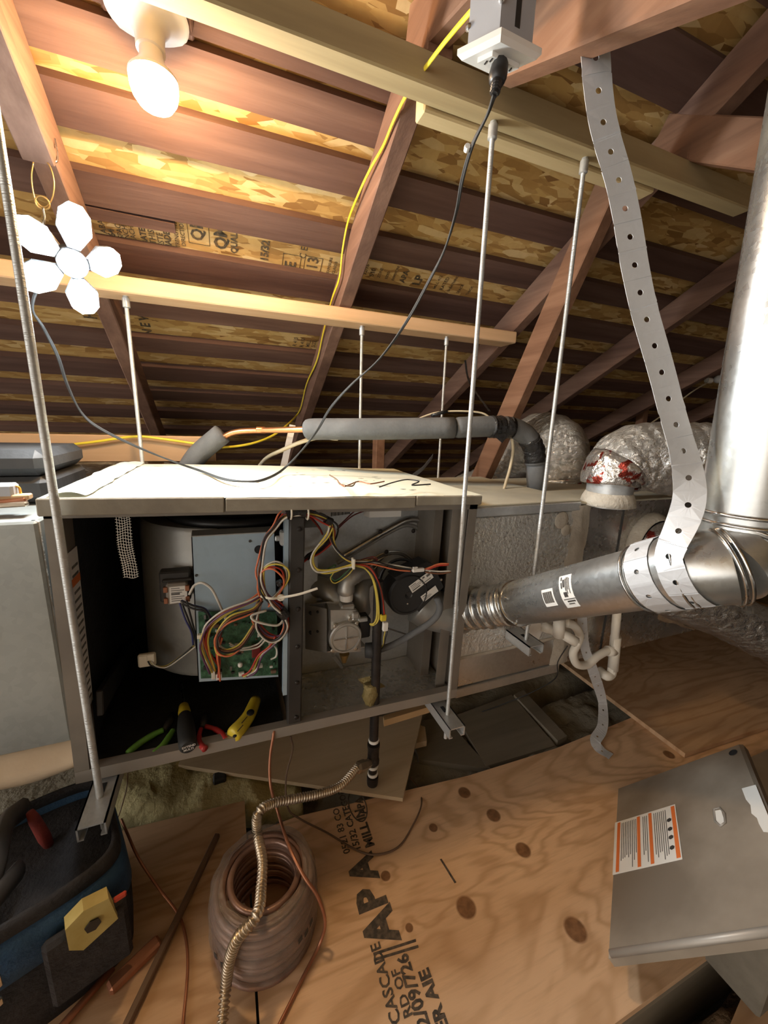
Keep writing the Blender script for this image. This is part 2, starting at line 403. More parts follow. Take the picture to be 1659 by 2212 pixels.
# ================================================================== SETTING
c_, s_ = math.cos(SLOPE), math.sin(SLOPE)
RB0 = .75 + .534*.76                          # board underside: z = RB0 - .534*Y
def rp(X, s, up=0.0):                         # point on the roof: s metres down the slope, 'up' metres above the board underside
    return V((X, s*c_, RB0 - s*s_)) + V((0, s_, c_))*up
# floor: dark ground of the attic between joists
fb = MB(); fb.bb(-3, 6, -2.0, 4.6, -1.22, -1.17)
floor = tag(fb.build('floor', 'ground_dark'), kind='structure')
ce = MB()
ce.prism([rp(-3, -.9, .0215), rp(6, -.9, .0215), rp(6, 4.75, .0215), rp(-3, 4.75, .0215)], V((0, s_, c_))*.012)
ceiling = tag(ce.build('ceiling', 'oriented_strand_board'), kind='structure')
# the other roof slope behind the camera and the far gable; the left gable is assumed open, to let in the world fill light
RZ = rp(0, -.9, .0215); zr_ = RZ.z; yr_ = RZ.y
cb = MB(); cb.prism([(-3, yr_, zr_), (6, yr_, zr_), (6, yr_-4.2, zr_-4.2*.62), (-3, yr_-4.2, zr_-4.2*.62)], (0, 0, .012))
tag(cb.build('ceiling_back', 'oriented_strand_board'), kind='structure')
tag(MB().bb(5.95, 6.0, -5.0, 4.7, -1.2, 1.75).build('wall_right', 'old_brown_x'), kind='structure')
tag(MB().bb(-3, 6, -5.0, -2.0, -1.22, -1.17).build('floor_back', 'ground_dark'), kind='structure')
rows = [(-.82, -.72), (-.64, -.54), (-.46, -.36), (-.28, -.18), (-.1, 0), (.08, .18), (.26, .36), (.44, .54), (.62, .72), (.80, .90), (.965, 1.062),
        (1.173, 1.266), (1.335, 1.43), (1.504, 1.622), (1.69, 1.793), (1.869, 1.975), (2.039, 2.16), (2.2, 2.315), (2.367, 2.48), (2.545, 2.65), (2.72, 2.82)]
sx = 2.89
while sx < 4.6: rows.append((sx, sx+.10)); sx += .172
def roof_board(x0, x1, s0, s1):
    p_ = rp(.12, s0); s0 += min(.05, max(0., .0205*p_.dot(V((0, c_, -s_)))/p_.dot(V((0, s_, c_))))) if s0 > .9 else 0
    b = MB(); n = V((0, s_, c_)); j = [random.uniform(-.003, .003) for _ in range(4)]
    b.prism([rp(x0, s0+j[0]), rp(x1, s0+j[1]), rp(x1, max(s1, s0+.03)+j[2]), rp(x0, max(s1, s0+.03)+j[3])], n*.0205)
    return b.build('board', 'old_brown_x', ceiling)
RX = [-.2985, .376, 1.05, 1.725, 2.40, 3.07, 3.75]
for i, (a, b_) in enumerate(rows):
    cuts = [-2.9] + sorted(random.sample(RX[:1], 1) if i % 3 == 0 else ([RX[1]] if i % 3 == 1 else [RX[0], RX[2]])) + [RX[3 + i % 2], 5.9]
    for x0, x1 in zip(cuts, cuts[1:]): roof_board(x0+.0015, x1-.0015, a, b_)
roof_board(RX[0]+.0, RX[1], 1.068, 1.149)      # filler board between the first two rafters
roof_board(RX[0]+.0, -.09, 1.420, 1.440)

# trusses -----------------------------------------------------------
def zr(Y): return .648 - .534*(Y-.76)          # rafter underside
def truss(x, label, web=False, brace=True, sister=None, stub=False):
    t = thing('roof_truss', label, 'truss', (x, .76, zr(.76)), group='roof trusses')
    h = .089
    def rf(Y, up): return V((x, Y + s_*up, zr(Y) + c_*up))
    MB().beam(rf(-.75, h/2), rf(3.3, h/2), .043, h, (0, 0, 1), .003).build('rafter', 'old_brown_slope', t)
    if brace:
        MB().beam((x-.002, .83, .713), (x-.002, .15, .293), .04, .078, (0, 0, 1), .003).build('web_member', 'old_brown_web', t)
    if web:
        MB().beam((x-.044, .90, .70), (x-.044, 1.43, -.27), .04, .085, (0, 1, .5), .003).build('brace', 'old_brown_web', t)
    if stub: MB().beam((x-.004, .84, .70), (x-.004, .50, .60), .04, .085, (0, 0, 1), .003).build('web_member', 'old_brown_web', t)
    if sister:
        MB().beam((x+.002, .35, zr(.35)-.018), (x+.002, sister, zr(sister)-.018), .05, .036, (0, 0, 1), .002).build('sister_strip', 'old_brown_slope', t)
    return t
truss(RX[0], 'brown roof rafter at the left, above the five-leaf work light', brace=False, sister=1.06)
truss(RX[1], 'brown roof rafter in the middle, with the yellow cable along it', brace=False, stub=True)
truss(RX[2], 'brown roof rafter and steep diagonal brace behind the two right-hand rods', web=True)
truss(RX[3], 'brown roof rafter running behind the perforated metal strap')
truss(RX[4], 'dark roof rafter deep in the attic behind the foil ducts', brace=False)
truss(RX[5], 'dark shadowed roof rafter farthest right, beside the vent pipe', brace=False)
# metal tie at the left rafter
b = MB(); p0 = at(92, 342, Y=1.06)
b.tube(cr(pY([(62, 333, 1.055), (100, 345, 1.06), (120, 350, 1.06), (124, 335, 1.07), (118, 300, 1.085)]), 5), .002, 6)
tag(b.build('metal_clip', 'bright_steel'), 'small bent metal clip under the left rafter end above the wire hook', 'clip')

# beams ---------------------------------------------------------------
t = thing('wooden_beam', 'pale new two-board beam crossing high up, front rods hang from it', 'beam', (.2, .76, .568))
MB().rbox((.045, .7625, .591), (2.5, .043, .050), .003).build('front_board', 'olive_pine_x', t)
for xx in (RX[0], RX[1], RX[2]): MB().rbox((xx, .7625, .632), (.05, .04, .032), .002).build('spacer_block', 'old_brown_web', t)
b = MB(); b.rbox((.68, .8045, .585), (.62, .038, .050), .003); b.build('back_board', 'olive_pine_x', t)
t = tag(MB().rbox((-.19, 1.345, .329), (2.46, .089, .040), .003).build('wooden_beam', 'pale_pine_x'), 'pale flat beam under the rafters behind the work light, rear rods hang from it', 'beam')
tag(MB().rbox((-.74, 1.465, -.104), (1.42, .036, .082), .003).build('pine_joist', 'pale_pine_x'), 'pale pine board on edge behind the furnace with the yellow cable along it', 'board')
tag(MB().rbox((-.52, 1.44, -.42), (.06, .05, .56), .003).build('wooden_post', 'old_brown_web'), 'short dark wooden post holding the pale pine board behind the furnace', 'post')
tag(MB().rbox((-.215, 1.50, -.42), (.045, .03, .55), .003).build('wooden_post', 'pale_pine_x'), 'short pale wooden post behind the furnace top left corner', 'post')
tag(MB().rbox((.62, 1.62, -.30), (.04, .05, .62), .003).build('wooden_post', 'old_brown_web'), 'thin brown upright post behind the insulated pipe, between the rear rods', 'post')

# joists and dusty insulation under the furnace -----------------------------
def lump(name, m, x0, x1, y0, y1, z, amp, sc, nu, nv, seed, edge=.05, parent=None, tilt=(0, 0), rect=None):
    b = MB()
    def fn(u, v):
        x = x0 + (x1-x0)*u; y = y0 + (y1-y0)*v
        e = min(u*(x1-x0), (1-u)*(x1-x0), v*(y1-y0), (1-v)*(y1-y0))/edge
        k = min(1, max(0, e)); k = k*k*(3-2*k)
        h = mnoise.fractal(V((x*sc+seed, y*sc, seed*.7)), .8, 2.1, 5)*amp
        hb = mnoise.noise(V((x*sc*.35+seed, y*sc*.35, 3.1)))*amp
        jx = mnoise.noise(V((x*9, y*9, seed)))*.012
        return (x+jx, y+jx, z + (h+hb)*k - (1-k)*(z+1.168) + tilt[0]*(u-.5) + tilt[1]*(v-.5))
    b.grid(fn, nu, nv)
    return b.build(name, m, parent, smooth=True)
ins = lump('loose_insulation', 'dust_insulation', -2.9, 5.9, 1.04, 3.8, -1.03, .03, 6, 160, 56, 1.3)
tag(ins, 'grey dusty loose insulation spread across the attic floor behind the furnace', 'insulation', kind='stuff')
ins = lump('loose_insulation', 'dust_insulation', .02, 1.5, .70, 1.03, -1.03, .03, 7, 110, 40, 4.4)
tag(ins, 'grey dusty insulation between joists under the coil cabinet', 'insulation', kind='stuff')
ins = lump('loose_insulation', 'brown_insulation', .42, 1.9, -.25, .27, -1.035, .05, 11, 110, 44, 8.8)
tag(ins, 'brown fluffy insulation showing in the gap at the lower right corner', 'insulation', kind='stuff')
ins = lump('loose_insulation', 'dust_insulation', -2.9, .4, -1.8, .26, -1.06, .02, 8, 60, 40, 6.8)
tag(ins, 'grey insulation under the left plywood toward the bottom edge', 'insulation', kind='stuff')
def joist(x0, x1, y, lab, z=-.995):
    tag(MB().rbox(((x0+x1)/2, y, z-.085), (x1-x0, .04, .17), .003).build('floor_joist', 'dusty_dark_plank'), lab, 'joist')
joist(-2.5, 3.6, .292, 'dark joist along the front edge of the stamped plywood')
# dusty boards lying beyond the stamped plywood
def slab(name, m, cor, th, label, cat, parent=None):
    cor = [V(c) for c in cor]; n = (cor[1]-cor[0]).cross(cor[3]-cor[0]).normalized()
    if n.z < 0: n = -n
    b = MB(); b.prism(cor, -n*th); o = b.build(name, m, parent)
    return tag(o, label, cat) if label else o
slab('dusty_board', 'dusty_dark_plank', [at(905, 1640, Z=-1.0), at(1060, 1660, Z=-1.0), at(960, 1550, Z=-1.0), at(880, 1560, Z=-1.0)], .018, 'dusty grey board end beside the loose plank under the right rod', 'board')
slab('dusty_board', 'dusty_dark_plank', [at(1050, 1655, Z=-.998), at(1200, 1610, Z=-.998), at(1105, 1500, Z=-.998), at(985, 1545, Z=-.998)], .018, 'dusty grey board lying between insulation under the coil cabinet', 'board')
slab('dusty_board', 'dusty_dark_plank', [at(1205, 1600, Z=-.99), at(1225, 1590, Z=-.99), at(1130, 1490, Z=-.99), at(1110, 1500, Z=-.99)], .03, 'narrow dark joist edge below the condensate trap', 'joist')
# plywood ------------------------------------------------------------------
def q(px, py, z=FZ): return at(px, py, Z=z)
ply = thing('plywood_sheet', 'stamped plywood sheet with knots and dark lettering on the floor', 'plywood', (.8, .53, FZ-.015))
MB().prism([(.004, .275, FZ), (1.78, .275, FZ), (1.78, .80, FZ), (.92, .765, FZ), (.60, .775, FZ), (.118, .822, FZ), (.004, .815, FZ)], (0, 0, -.015)).build('panel', 'plywood_stamped', ply)
tag(MB().prism([(-1.6, .05, FZ), (-.001, .05, FZ), (.0, .912, FZ), (-.26, .93, FZ), (-1.6, .96, FZ)], (0, 0, -.015)).build('plywood_sheet', 'plywood_dusty'), 'plain plywood sheet under the tool bag and the copper coil', 'plywood')
tag(MB().prism([(1.27, .60, FZ+.016), (2.9, .52, FZ+.016), (2.9, 1.75, FZ+.016), (1.30, 1.75, FZ+.016)], (0, 0, -.015)).build('plywood_sheet', 'plywood_far'), 'orange-lit plywood sheet at the right behind the stamped sheet', 'plywood')
slab('plywood_offcut', 'plywood_dusty', [at(1570, 2230, Z=-1.0), at(1610, 2135, Z=-1.0), at(1760, 2170, Z=-1.0), at(1760, 2300, Z=-1.0)], .015, 'pale plywood corner at the bottom right edge of the picture', 'plywood')
# stamp on the plywood: text runs away from the camera, letter tops to the left
td = (at(786, 1867, Z=FZ) - at(824, 1998, Z=FZ)).normalized(); tu = V((0, 0, 1)).cross(td)
def stamp(body, px, py, size, bold=0., sx=1.0):
    text(body, size, at(px, py, Z=FZ), td, tu, 'floor_ink', ply, 'stamp', bold, sx)
stamp('A', 862, 2026, .088, .004, .95); stamp('P', 836, 1954, .082, .004, .95); stamp('A', 816, 1893, .080, .004, .95)
for (a, b2) in (((806, 2058), (898, 2028)), ((808, 2070), (903, 2041))):
    MB().prism([at(a[0], a[1], Z=FZ+.0006), at(b2[0], b2[1], Z=FZ+.0006), at(b2[0]+1, b2[1]+6, Z=FZ+.0006), at(a[0]+1, a[1]+6, Z=FZ+.0006)], (0, 0, -.0003)).build('stamp_bar', 'floor_ink', ply)
stamp('CASCADE', 867, 2208, .0265, .0006, .95); stamp('RD OF', 892, 2194, .022, .0005); stamp('2/09/726', 929, 2214, .030, .001, .92); stamp('ER AIE', 972, 2226, .028, .0012, 1.05)
stamp('MILL IN', 809, 1827, .030, .0012); stamp('15/32 CATEGORY', 780, 1836, .023, .0006); stamp('0521 83 CO', 757, 1842, .023, .0004)
text('APA', .026, at(792, 1757, Z=FZ), td, tu, 'floor_ink', ply, 'stamp', .001)
MB().tube([at(789, 1764, Z=FZ) + td*(.035+.045*math.cos(a)) + tu*(.010+.022*math.sin(a)) for a in [2*math.pi*k/20 for k in range(20)]], .0018, 4, closed=True).build('stamp_ring', 'floor_ink', ply)
MB().prism([at(950, 1856, Z=FZ+.0005), at(954, 1855, Z=FZ+.0005), at(986, 1906, Z=FZ+.0005), at(982, 1908, Z=FZ+.0005)], (0, 0, -.0003)).build('saw_mark', 'floor_ink', ply)

# loose plank under the furnace
pl = slab('loose_plank', 'dusty_plank', [at(385, 1652, Z=-.955), at(870, 1724, Z=-.955), at(912, 1545, Z=-.950), at(430, 1560, Z=-.950)], .012, 'dusty plywood plank propped under the furnace behind the gas pipe', 'plank')
tag(MB().rbox(at(476, 1700, Z=-1.0), (.034, .03, .08), .004).build('black_block', 'black_rubber'), 'short black post standing under the left end of the dusty plank', 'post')
slab('wood_strip', 'new_pine_x', [at(830, 1556, Z=-.80), at(930, 1526, Z=-.80), at(930, 1516, Z=-.80), at(828, 1546, Z=-.80)], .02, 'thin bright wood strip just below the furnace right half', 'board')
slab('wood_scrap', 'kraft_paper', [at(880, 1610, Z=-.97), at(922, 1600, Z=-.97), at(918, 1570, Z=-.97), at(890, 1560, Z=-.97)], .02, 'small tan wood scrap beside the right end of the dusty plank', 'scrap')
ib = MB()
def batt(name, m, A, B, C, D, th, amp, seed, label):
    A, B, C, D = V(A), V(B), V(C), V(D); b = MB(); N = 26; rs = []
    for i in range(N+1):
        u = i/N; p0 = A.lerp(B, u); p1 = D.lerp(C, u); ring = []
        for k in range(28):
            a = 2*math.pi*k/28; cx = math.copysign(abs(math.cos(a))**.45, math.cos(a)); cz = math.copysign(abs(math.sin(a))**.6, math.sin(a))
            p = p0.lerp(p1, .5+.5*cx) + V((0, 0, th*.5*cz))
            ring.append(p + mnoise.noise_vector(p*11+V((seed, 0, 0)))*amp + mnoise.noise_vector(p*31)*amp*.4)
        rs.append(ring)
    b.rings(rs); return tag(b.build(name, m, smooth=True), label, 'insulation')
batt('insulation_batt', 'yellow_insulation', at(215, 1790, Z=-1.02), at(660, 1770, Z=-1.03), at(640, 1660, Z=-1.03), at(215, 1655, Z=-1.0), .09, .02, 2, 'yellow fibreglass batt lying under the furnace on the left')
batt('insulation_batt', 'yellow_insulation', (-1.2, .97, -.70), (-.29, .96, -.70), (-.29, 1.2, -.70), (-1.2, 1.2, -.70), .10, .012, 5, 'yellow fibreglass batt edge under the left return duct')
# kraft faced wrap below the return duct
b = MB()
def kf(u, v):
    x = -1.25 + .955*u; z0 = -.618 - .012*u; z1 = -.745 + .045*u**2.5
    y = .865 - .055*math.sin(v*2.6) - .02*v
    p = V((x, y + .03*v, z0 + (z1-z0)*v)); return p + mnoise.noise_vector(p*8)*.010
b.grid(kf, 44, 12); o = b.build('kraft_wrap', 'kraft_paper', smooth=True); sm = o.modifiers.new('thick', 'SOLIDIFY'); sm.thickness = .004
tag(o, 'tan kraft paper wrap bulging below the left return duct', 'insulation')

# ================================================================== FURNACE
FL = V((-.302, .80, -.697)); FR = (0, .0307, 0)
fur = thing('furnace', 'open horizontal gas furnace hung from rods, front doors removed', 'furnace', FL, rot=FR)
FI = WM[fur].inverted()
LU, LV, LW = .857, .52, .552
def wl(px, py, v): return FI @ (at(px, py, Y=.80+v) + OFF)
def pl_(L): return [wl(a, b, c) for a, b, c in L]
def fw(px, py, w0):                                     # pixel -> local point on the plane w = w0
    R3 = WM[fur].to_3x3().transposed(); r = R3 @ ray(px, py); o = FI @ OFF
    return o + r*((w0 - o.z)/r.z)
def fp(name, m, b, parent=None, smooth=False):
    return b.build(name, m, parent or fur, smooth, local=fur)
UD = wl(640, 1300, 0).x                                   # divider position
# shell
fp('left_panel', 'paint_brown', MB().bb(0, .003, 0, LV, 0, LW).bb(0, .024, -.001, .002, 0, LW).bb(.021, .024, 0, .05, 0, LW))
fp('left_liner', 'black_liner', MB().bb(.0035, .012, .055, LV-.01, .004, LW-.02))
fp('right_panel', 'paint_brown', MB().bb(LU-.003, LU, 0, LV, 0, LW-.005).bb(LU-.022, LU, -.001, .002, 0, LW+.006).bb(LU-.05, LU-.022, .03, .033, .01, LW-.02))
fp('bottom_panel', 'paint_grey', MB().bb(0, LU, 0, LV, -.003, 0).bb(0, LU, -.002, .001, -.004, .022).bb(0, LU, .001, .02, .020, .022))
fp('top_panel', 'paint_brown', MB().bb(0, LU, 0, LV, LW-.004, LW).bb(.0, LU, -.001, .002, LW-.028, LW))
fp('back_panel', 'black_liner', MB().bb(.0, LU, LV-.003, LV, 0, LW))
fp('blower_floor', 'black_liner', MB().bb(.013, UD-.02, .022, LV-.01, .001, .006))
# divider post with bright edge and screws
d = fp('divider_post', 'dark_metal', MB().rbox((UD, .012, LW/2-.002), (.032, .024, LW-.05), .003).bb(UD-.008, UD+.008, .02, LV-.01, .0, LW-.01))
for i in range(6): fp('screw', 'black_pipe', MB().sphere((UD+.004, -.002, .04+.09*i), .0052, 8, 5, (1, .5, 1)), d)
fp('edge_strip', 'control_plate', MB().bb(UD-.026, UD-.017, .004, .02, .10, LW-.03))
fp('door_latch', 'galvanized', MB().rbox((UD-.026, .02, LW-.085), (.014, .02, .032), .003).rbox((UD-.036, .026, LW-.088), (.012, .006, .012), .002))
# cream covered top with taped rim
def topf(u, v):
    x = -.002 + (LU+.004)*u; y = -.012 + (.545+.02*math.sin(u*3))*v
    return V((x, y, LW + .008 + .003*mnoise.noise(V((x*6, y*6, 1.0)))))
b = MB(); b.grid(topf, 50, 30)
o = fp('top_cover', 'cream_cover', b, None, True)
b = MB()
for i in range(3):
    x0, x1 = ((-.004, .28), (.28, .68), (.68, LU+.002))[i]
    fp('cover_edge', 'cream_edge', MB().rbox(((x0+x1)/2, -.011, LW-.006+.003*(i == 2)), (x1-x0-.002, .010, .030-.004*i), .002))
def rim(u, v):
    p = V((.006+.055*v, .0+.53*u, LW+.0105+.006*math.sin(v*3.1))); return p + mnoise.noise_vector(p*26)*.004
fp('tape_rim', 'label_paper', MB().grid(rim, 50, 6), None, True)
# specks of flaked paint and dirt on the cover
for i in range(46):
    u, v = random.uniform(.06, .97), random.uniform(.02, .95); l = random.uniform(.003, .012)
    a = random.uniform(-.5, .5)
    c = topf(u, v) + V((0, 0, .0012)); dx = V((math.cos(a), math.sin(a), 0))*l; dy = V((-math.sin(a), math.cos(a), 0))*random.uniform(.0012, .003)
    fp('paint_fleck', random.choice(['ink_grey', 'paint_grey', 'brown_wire']), MB().prism([c-dx, c-dy, c+dx, c+dy], (0, 0, .0004)))
# blower housing: vertical drum seen through the opening
BC = V((.262, .27, .29)); BR_ = .172
prof = []
rs = []
for w in (.115, .125, .46, .47):
    ring = []
    for k in range(48):
        a = 2*math.pi*k/48; r = BR_*(1 - (.03 if w in (.115, .47) else 0))
        ring.append(V((BC.x + math.cos(a)*r, BC.y + math.sin(a)*r, w)))
    rs.append(ring)
bl = fp('blower_housing', 'dull_sheet', MB().rings(rs), None, .6)
MB().lathe((BC.x+.04, BC.y-.02, .468), (0, 0, 1), [(.152, 0), (.158, .014), (.14, .024), (.128, .010), (.118, -.004)], 40).build('inlet_ring', 'black_plastic', fur, True, local=True)
MB().lathe((BC.x+.04, BC.y-.02, .474), (0, 0, 1), [(.125, 0), (.12, .02), (.04, .03)], 40).build('motor_cap', 'dark_metal', fur, True, local=True)
fp('blower_rail', 'dark_metal', MB().beam(wl(215, 1520, .03), wl(285, 1400, .40), .012, .05, (0, 0, 1)))
# control plate with circuit board
PV = .055
c4 = pl_([(413, 1160, PV), (592, 1150, PV), (601, 1462, PV), (428, 1473, PV)])
cp = fp('control_plate', 'control_plate', MB().prism(c4, (0, .002, 0)))
e = c4
fp('plate_flange', 'dull_sheet', MB().prism([e[0], e[3], e[3]+V((0, .03, 0)), e[0]+V((0, .03, 0))], (.002, 0, 0)).prism([e[0], e[1], e[1]+V((0, .03, .004)), e[0]+V((0, .03, .004))], (0, 0, .002)), cp)
fp('knockout', 'black_liner', MB().lathe(wl(559, 1187, PV-.001), (0, 1, 0), [(.0092, -.0008), (.0092, .0004)], 20), cp)
for a, b2 in ((540, 1169), (424, 1243)): fp('screw', 'dark_metal', MB().lathe(wl(a, b2, PV-.001), (0, 1, 0), [(.0028, -.001), (.0028, .0005)], 10), cp)
pc = pl_([(428, 1322, PV-.010), (598, 1322, PV-.010), (601, 1458, PV-.010), (434, 1466, PV-.010)])
pcb = fp('circuit_board', 'pcb', MB().prism(pc, (0, .003, 0)))
random.seed(11)
for i in range(46):
    u, v = random.uniform(.05, .95), random.uniform(.05, .95)
    p = pc[0].lerp(pc[1], u).lerp(pc[3].lerp(pc[2], u), v)
    sz = random.choice([(.007, .006, .005), (.012, .008, .008), (.005, .004, .010), (.004, .004, .003)])
    MB().rbox(p + V((0, -sz[1]/2, 0)), sz, .001).build('component', random.choice(['black_plastic', 'black_plastic', 'pcb', 'label_paper', 'brown_wire', 'ink_grey']), pcb, local=fur)
MB().lathe(wl(519, 1438, PV-.018), (0, 1, 0), [(.0048, 0), (.0052, .003), (.0052, .008)], 16).build('relay_dot', 'plastic_white', pcb, True, local=fur)
for (x0, y0, w, h, m) in ((432, 1374, 11, 9, 'plastic_white_warm'), (461, 1456, 8, 22, 'wire_white'), (473, 1460, 12, 14, 'label_paper'), (553, 1405, 18, 30, 'wire_maroon'), (562, 1438, 10, 7, 'plastic_white'), (548, 1441, 8, 6, 'plastic_white')):
    p = wl(x0, y0, PV-.016); k = .001
    MB().rbox(p, (w*k, .010, h*k), .001).build('connector', m, pcb, local=fur)
# transformer
tp = wl(384, 1276, PV+.02)
tr = fp('transformer', 'paint_grey', MB().rbox(tp, (.040, .04, .046), .004))
fp('transformer_core', 'dark_metal', MB().rbox(wl(380, 1262, PV+.035), (.058, .03, .066), .003).rbox(wl(384, 1248, PV+.03), (.056, .034, .006), .002))
lp = [tp + V((x, -.0206, z)) for x, z in ((-.013, -.019), (.019, -.018), (.019, .018), (-.013, .017))]
lb = fp('transformer_label', 'label_paper', MB().prism(lp, (0, .0004, 0)))
for i in range(7):
    z = -.014 + .0045*i
    fp('print_line', 'ink_grey', MB().bb(tp.x-.010, tp.x+.006+.008*((i*7) % 3)/2, tp.y-.0211, tp.y-.0206, tp.z+z, tp.z+z+(.004 if i == 3 else .0015)), lb)
for sg in (-1, 1):
    for k in (-1, 1): fp('terminal', 'copper_dull', MB().rbox(tp + V((sg*.020, -.018, k*.012)), (.008, .008, .012), .001), tr)
# capacitor clip lying at the blower foot
fp('plug_connector', 'plastic_white_warm', MB().rbox(wl(318, 1425, .10), (.034, .012, .03), .003).rbox(wl(326, 1421, .095), (.016, .006, .02), .002))
# wiring ----------------------------------------------------------------------------
random.seed(5)
def wires(path, cols, r=.0021, spread=.006, sub=5, seed=0, name='wire'):
    base = pl_(path); rnd = random.Random(seed)
    for i, c in enumerate(cols):
        ox, oz, oy = rnd.uniform(-1, 1), rnd.uniform(-1, 1), rnd.uniform(-1, 1)
        pts = []
        for k, p in enumerate(base):
            f = spread*(1.0 + .5*math.sin(k*1.7 + i))
            pts.append(p + V((ox*f + rnd.uniform(-.001, .001), oy*f*.8, oz*f + rnd.uniform(-.001, .001))))
        MB().tube(cr(pts, sub), r, 6).build(name, 'wire_'+c, fur, True, local=True)
v0 = -.004
loopA = [(652, 1106, v0), (618, 1112, v0), (595, 1140, v0), (576, 1166, .004), (566, 1217, .008), (563, 1250, .0), (573, 1280, -.006), (590, 1303, -.008), (608, 1320, -.006), (621, 1350, 0), (606, 1377, .006), (579, 1378, .01), (555, 1350, .012), (560, 1311, .012), (570, 1284, .01)]
wires(loopA, ['orange', 'white', 'purple', 'yellow', 'black', 'orange', 'brown', 'red'], spread=.0075, seed=1)
loopB = [(569, 1290, .01), (560, 1260, .008), (567, 1232, .0), (590, 1221, -.006), (611, 1231, -.006), (616, 1252, 0), (606, 1275, .006), (582, 1303, .01)]
wires(loopB, ['yellow', 'orange', 'white', 'black', 'red'], spread=.006, seed=2)
fanA = [(566, 1288, .006), (543, 1301, .0), (497, 1322, .002), (457, 1350, .008), (441, 1376, .014), (444, 1403, .02), (462, 1452, .030)]
wires(fanA, ['yellow', 'yellow', 'orange', 'red', 'white', 'purple', 'maroon'], spread=.0075, seed=3)
fanB = [(566, 1296, .008), (548, 1318, .0), (500, 1338, -.004), (470, 1372, 0), (472, 1402, .004), (495, 1408, .004), (520, 1398, .006), (543, 1365, .012), (552, 1345, .015)]
wires(fanB, ['yellow', 'white', 'black', 'brown', 'yellow', 'orange'], spread=.0055, seed=4)
wires([(604, 1378, .01), (585, 1398, .012), (561, 1417, .018), (548, 1450, .028), (530, 1462, .032)], ['black', 'yellow', 'red', 'white', 'purple'], spread=.006, seed=5)
wires([(470, 1372, .012), (466, 1410, .02), (470, 1440, .03), (468, 1466, .034)], ['red', 'maroon', 'orange', 'red'], spread=.008, seed=6)
wires([(410, 1284, .045), (420, 1264, .03), (436, 1258, .02), (456, 1270, .02), (471, 1296, .025), (481, 1322, .04)], ['white'], r=.0026, spread=.0, seed=7)
wires([(575, 1318, .0), (545, 1330, -.006), (553, 1342, -.01), (597, 1351, -.008), (613, 1336, 0), (611, 1322, .01)], ['white'], r=.0027, spread=.0, seed=8)
wires([(395, 1300, .05), (420, 1310, .045), (445, 1318, .04), (462, 1345, .04)], ['black', 'blue', 'black'], spread=.008, seed=9)
wires([(393, 1305, .05), (405, 1340, .05), (418, 1370, .06), (425, 1400, .07)], ['black', 'black', 'blue'], spread=.007, seed=10)
wires([(420, 1396, .08), (390, 1420, .085), (360, 1440, .09), (335, 1438, .09), (324, 1428, .09)], ['yellow', 'white', 'black'], r=.0016, spread=.004, seed=11)
wires([(572, 1378, .02), (555, 1395, .03), (520, 1402, .03), (495, 1390, .035)], ['white', 'white'], spread=.005, seed=12)
wires([(590, 1392, .03), (598, 1402, .02), (597, 1418, .02), (586, 1424, .03)], ['white'], spread=0, seed=13)
# dark tape wraps and nylon ties on the bundles
fp('tape_wrap', 'black_tape', MB().tube(pl_([(605, 1318, -.006), (617, 1331, -.004)]), .0115, 12))
fp('tape_wrap', 'black_tape', MB().tube(pl_([(618, 1111, v0), (640, 1105, v0), (660, 1108, v0)]), .0115, 12))
fp('tape_wrap', 'black_tape', MB().tube(pl_([(600, 1262, .004), (608, 1258, .002)]), .008, 10))
fp('tape_wrap', 'black_tape', MB().tube(pl_([(703, 1122, .01), (716, 1128, .012)]), .009, 10))
fp('cable_tie', 'plastic_white_warm', MB().tube(cr(pl_([(563, 1288, -.006), (585, 1293, -.018), (606, 1291, -.016), (645, 1284, -.03), (686, 1271, -.04)]), 6), .0028, 6, flat=.5))
fp('cable_tie', 'plastic_white_warm', MB().tube([wl(607, 1291, -.012) + V((math.cos(a)*.006, 0, math.sin(a)*.005)) for a in [k*.63 for k in range(10)]], .003, 6, closed=True))
for (x, y) in ((628, 1107), (664, 1108)):
    fp('cable_tie', 'plastic_white_warm', MB().tube([wl(x, y, v0) + V((0, math.cos(a)*.0135, math.sin(a)*.0135)) for a in [2*math.pi*k/16 for k in range(16)]], .002, 5, closed=True))
bunC = [(655, 1106, v0), (678, 1107, 0), (703, 1119, .008), (724, 1138, .02), (722, 1165, .04), (700, 1185, .06), (672, 1200, .06), (660, 1210, .05)]
wires(bunC, ['black', 'black', 'maroon', 'black', 'purple', 'red'], spread=.009, seed=14)
wires([(655, 1104, v0), (680, 1106, 0), (706, 1120, .008), (716, 1140, .015), (716, 1165, .02), (728, 1190, .02), (748, 1208, .015), (766, 1216, .01)], ['yellow', 'orange', 'white', 'black'], spread=.006, seed=15)
wires([(716, 1132, .01), (706, 1155, .01), (680, 1190, .006), (676, 1212, .004), (690, 1230, .002), (720, 1230, .002), (748, 1222, .004), (766, 1217, .006)], ['yellow', 'yellow', 'white', 'purple'], spread=.006, seed=16)
wires([(764, 1217, .006), (790, 1216, .006), (815, 1217, .004), (857, 1227, 0), (888, 1231, -.002)], ['yellow', 'brown', 'white', 'orange', 'black'], spread=.0045, seed=17)
wires([(764, 1220, .006), (790, 1228, .004), (806, 1250, 0), (815, 1290, 0), (817, 1330, .004), (810, 1347, .01), (800, 1349, .02)], ['yellow', 'yellow', 'yellow'], spread=.0035, seed=18)
wires([(766, 1220, .006), (795, 1228, .002), (815, 1255, -.004), (825, 1290, -.004), (829, 1330, -.004)], ['red', 'black', 'brown'], spread=.0035, seed=19)
wires([(920, 1230, -.004), (945, 1221, -.01), (968, 1219, -.015)], ['orange', 'orange', 'red'], spread=.0028, seed=20)
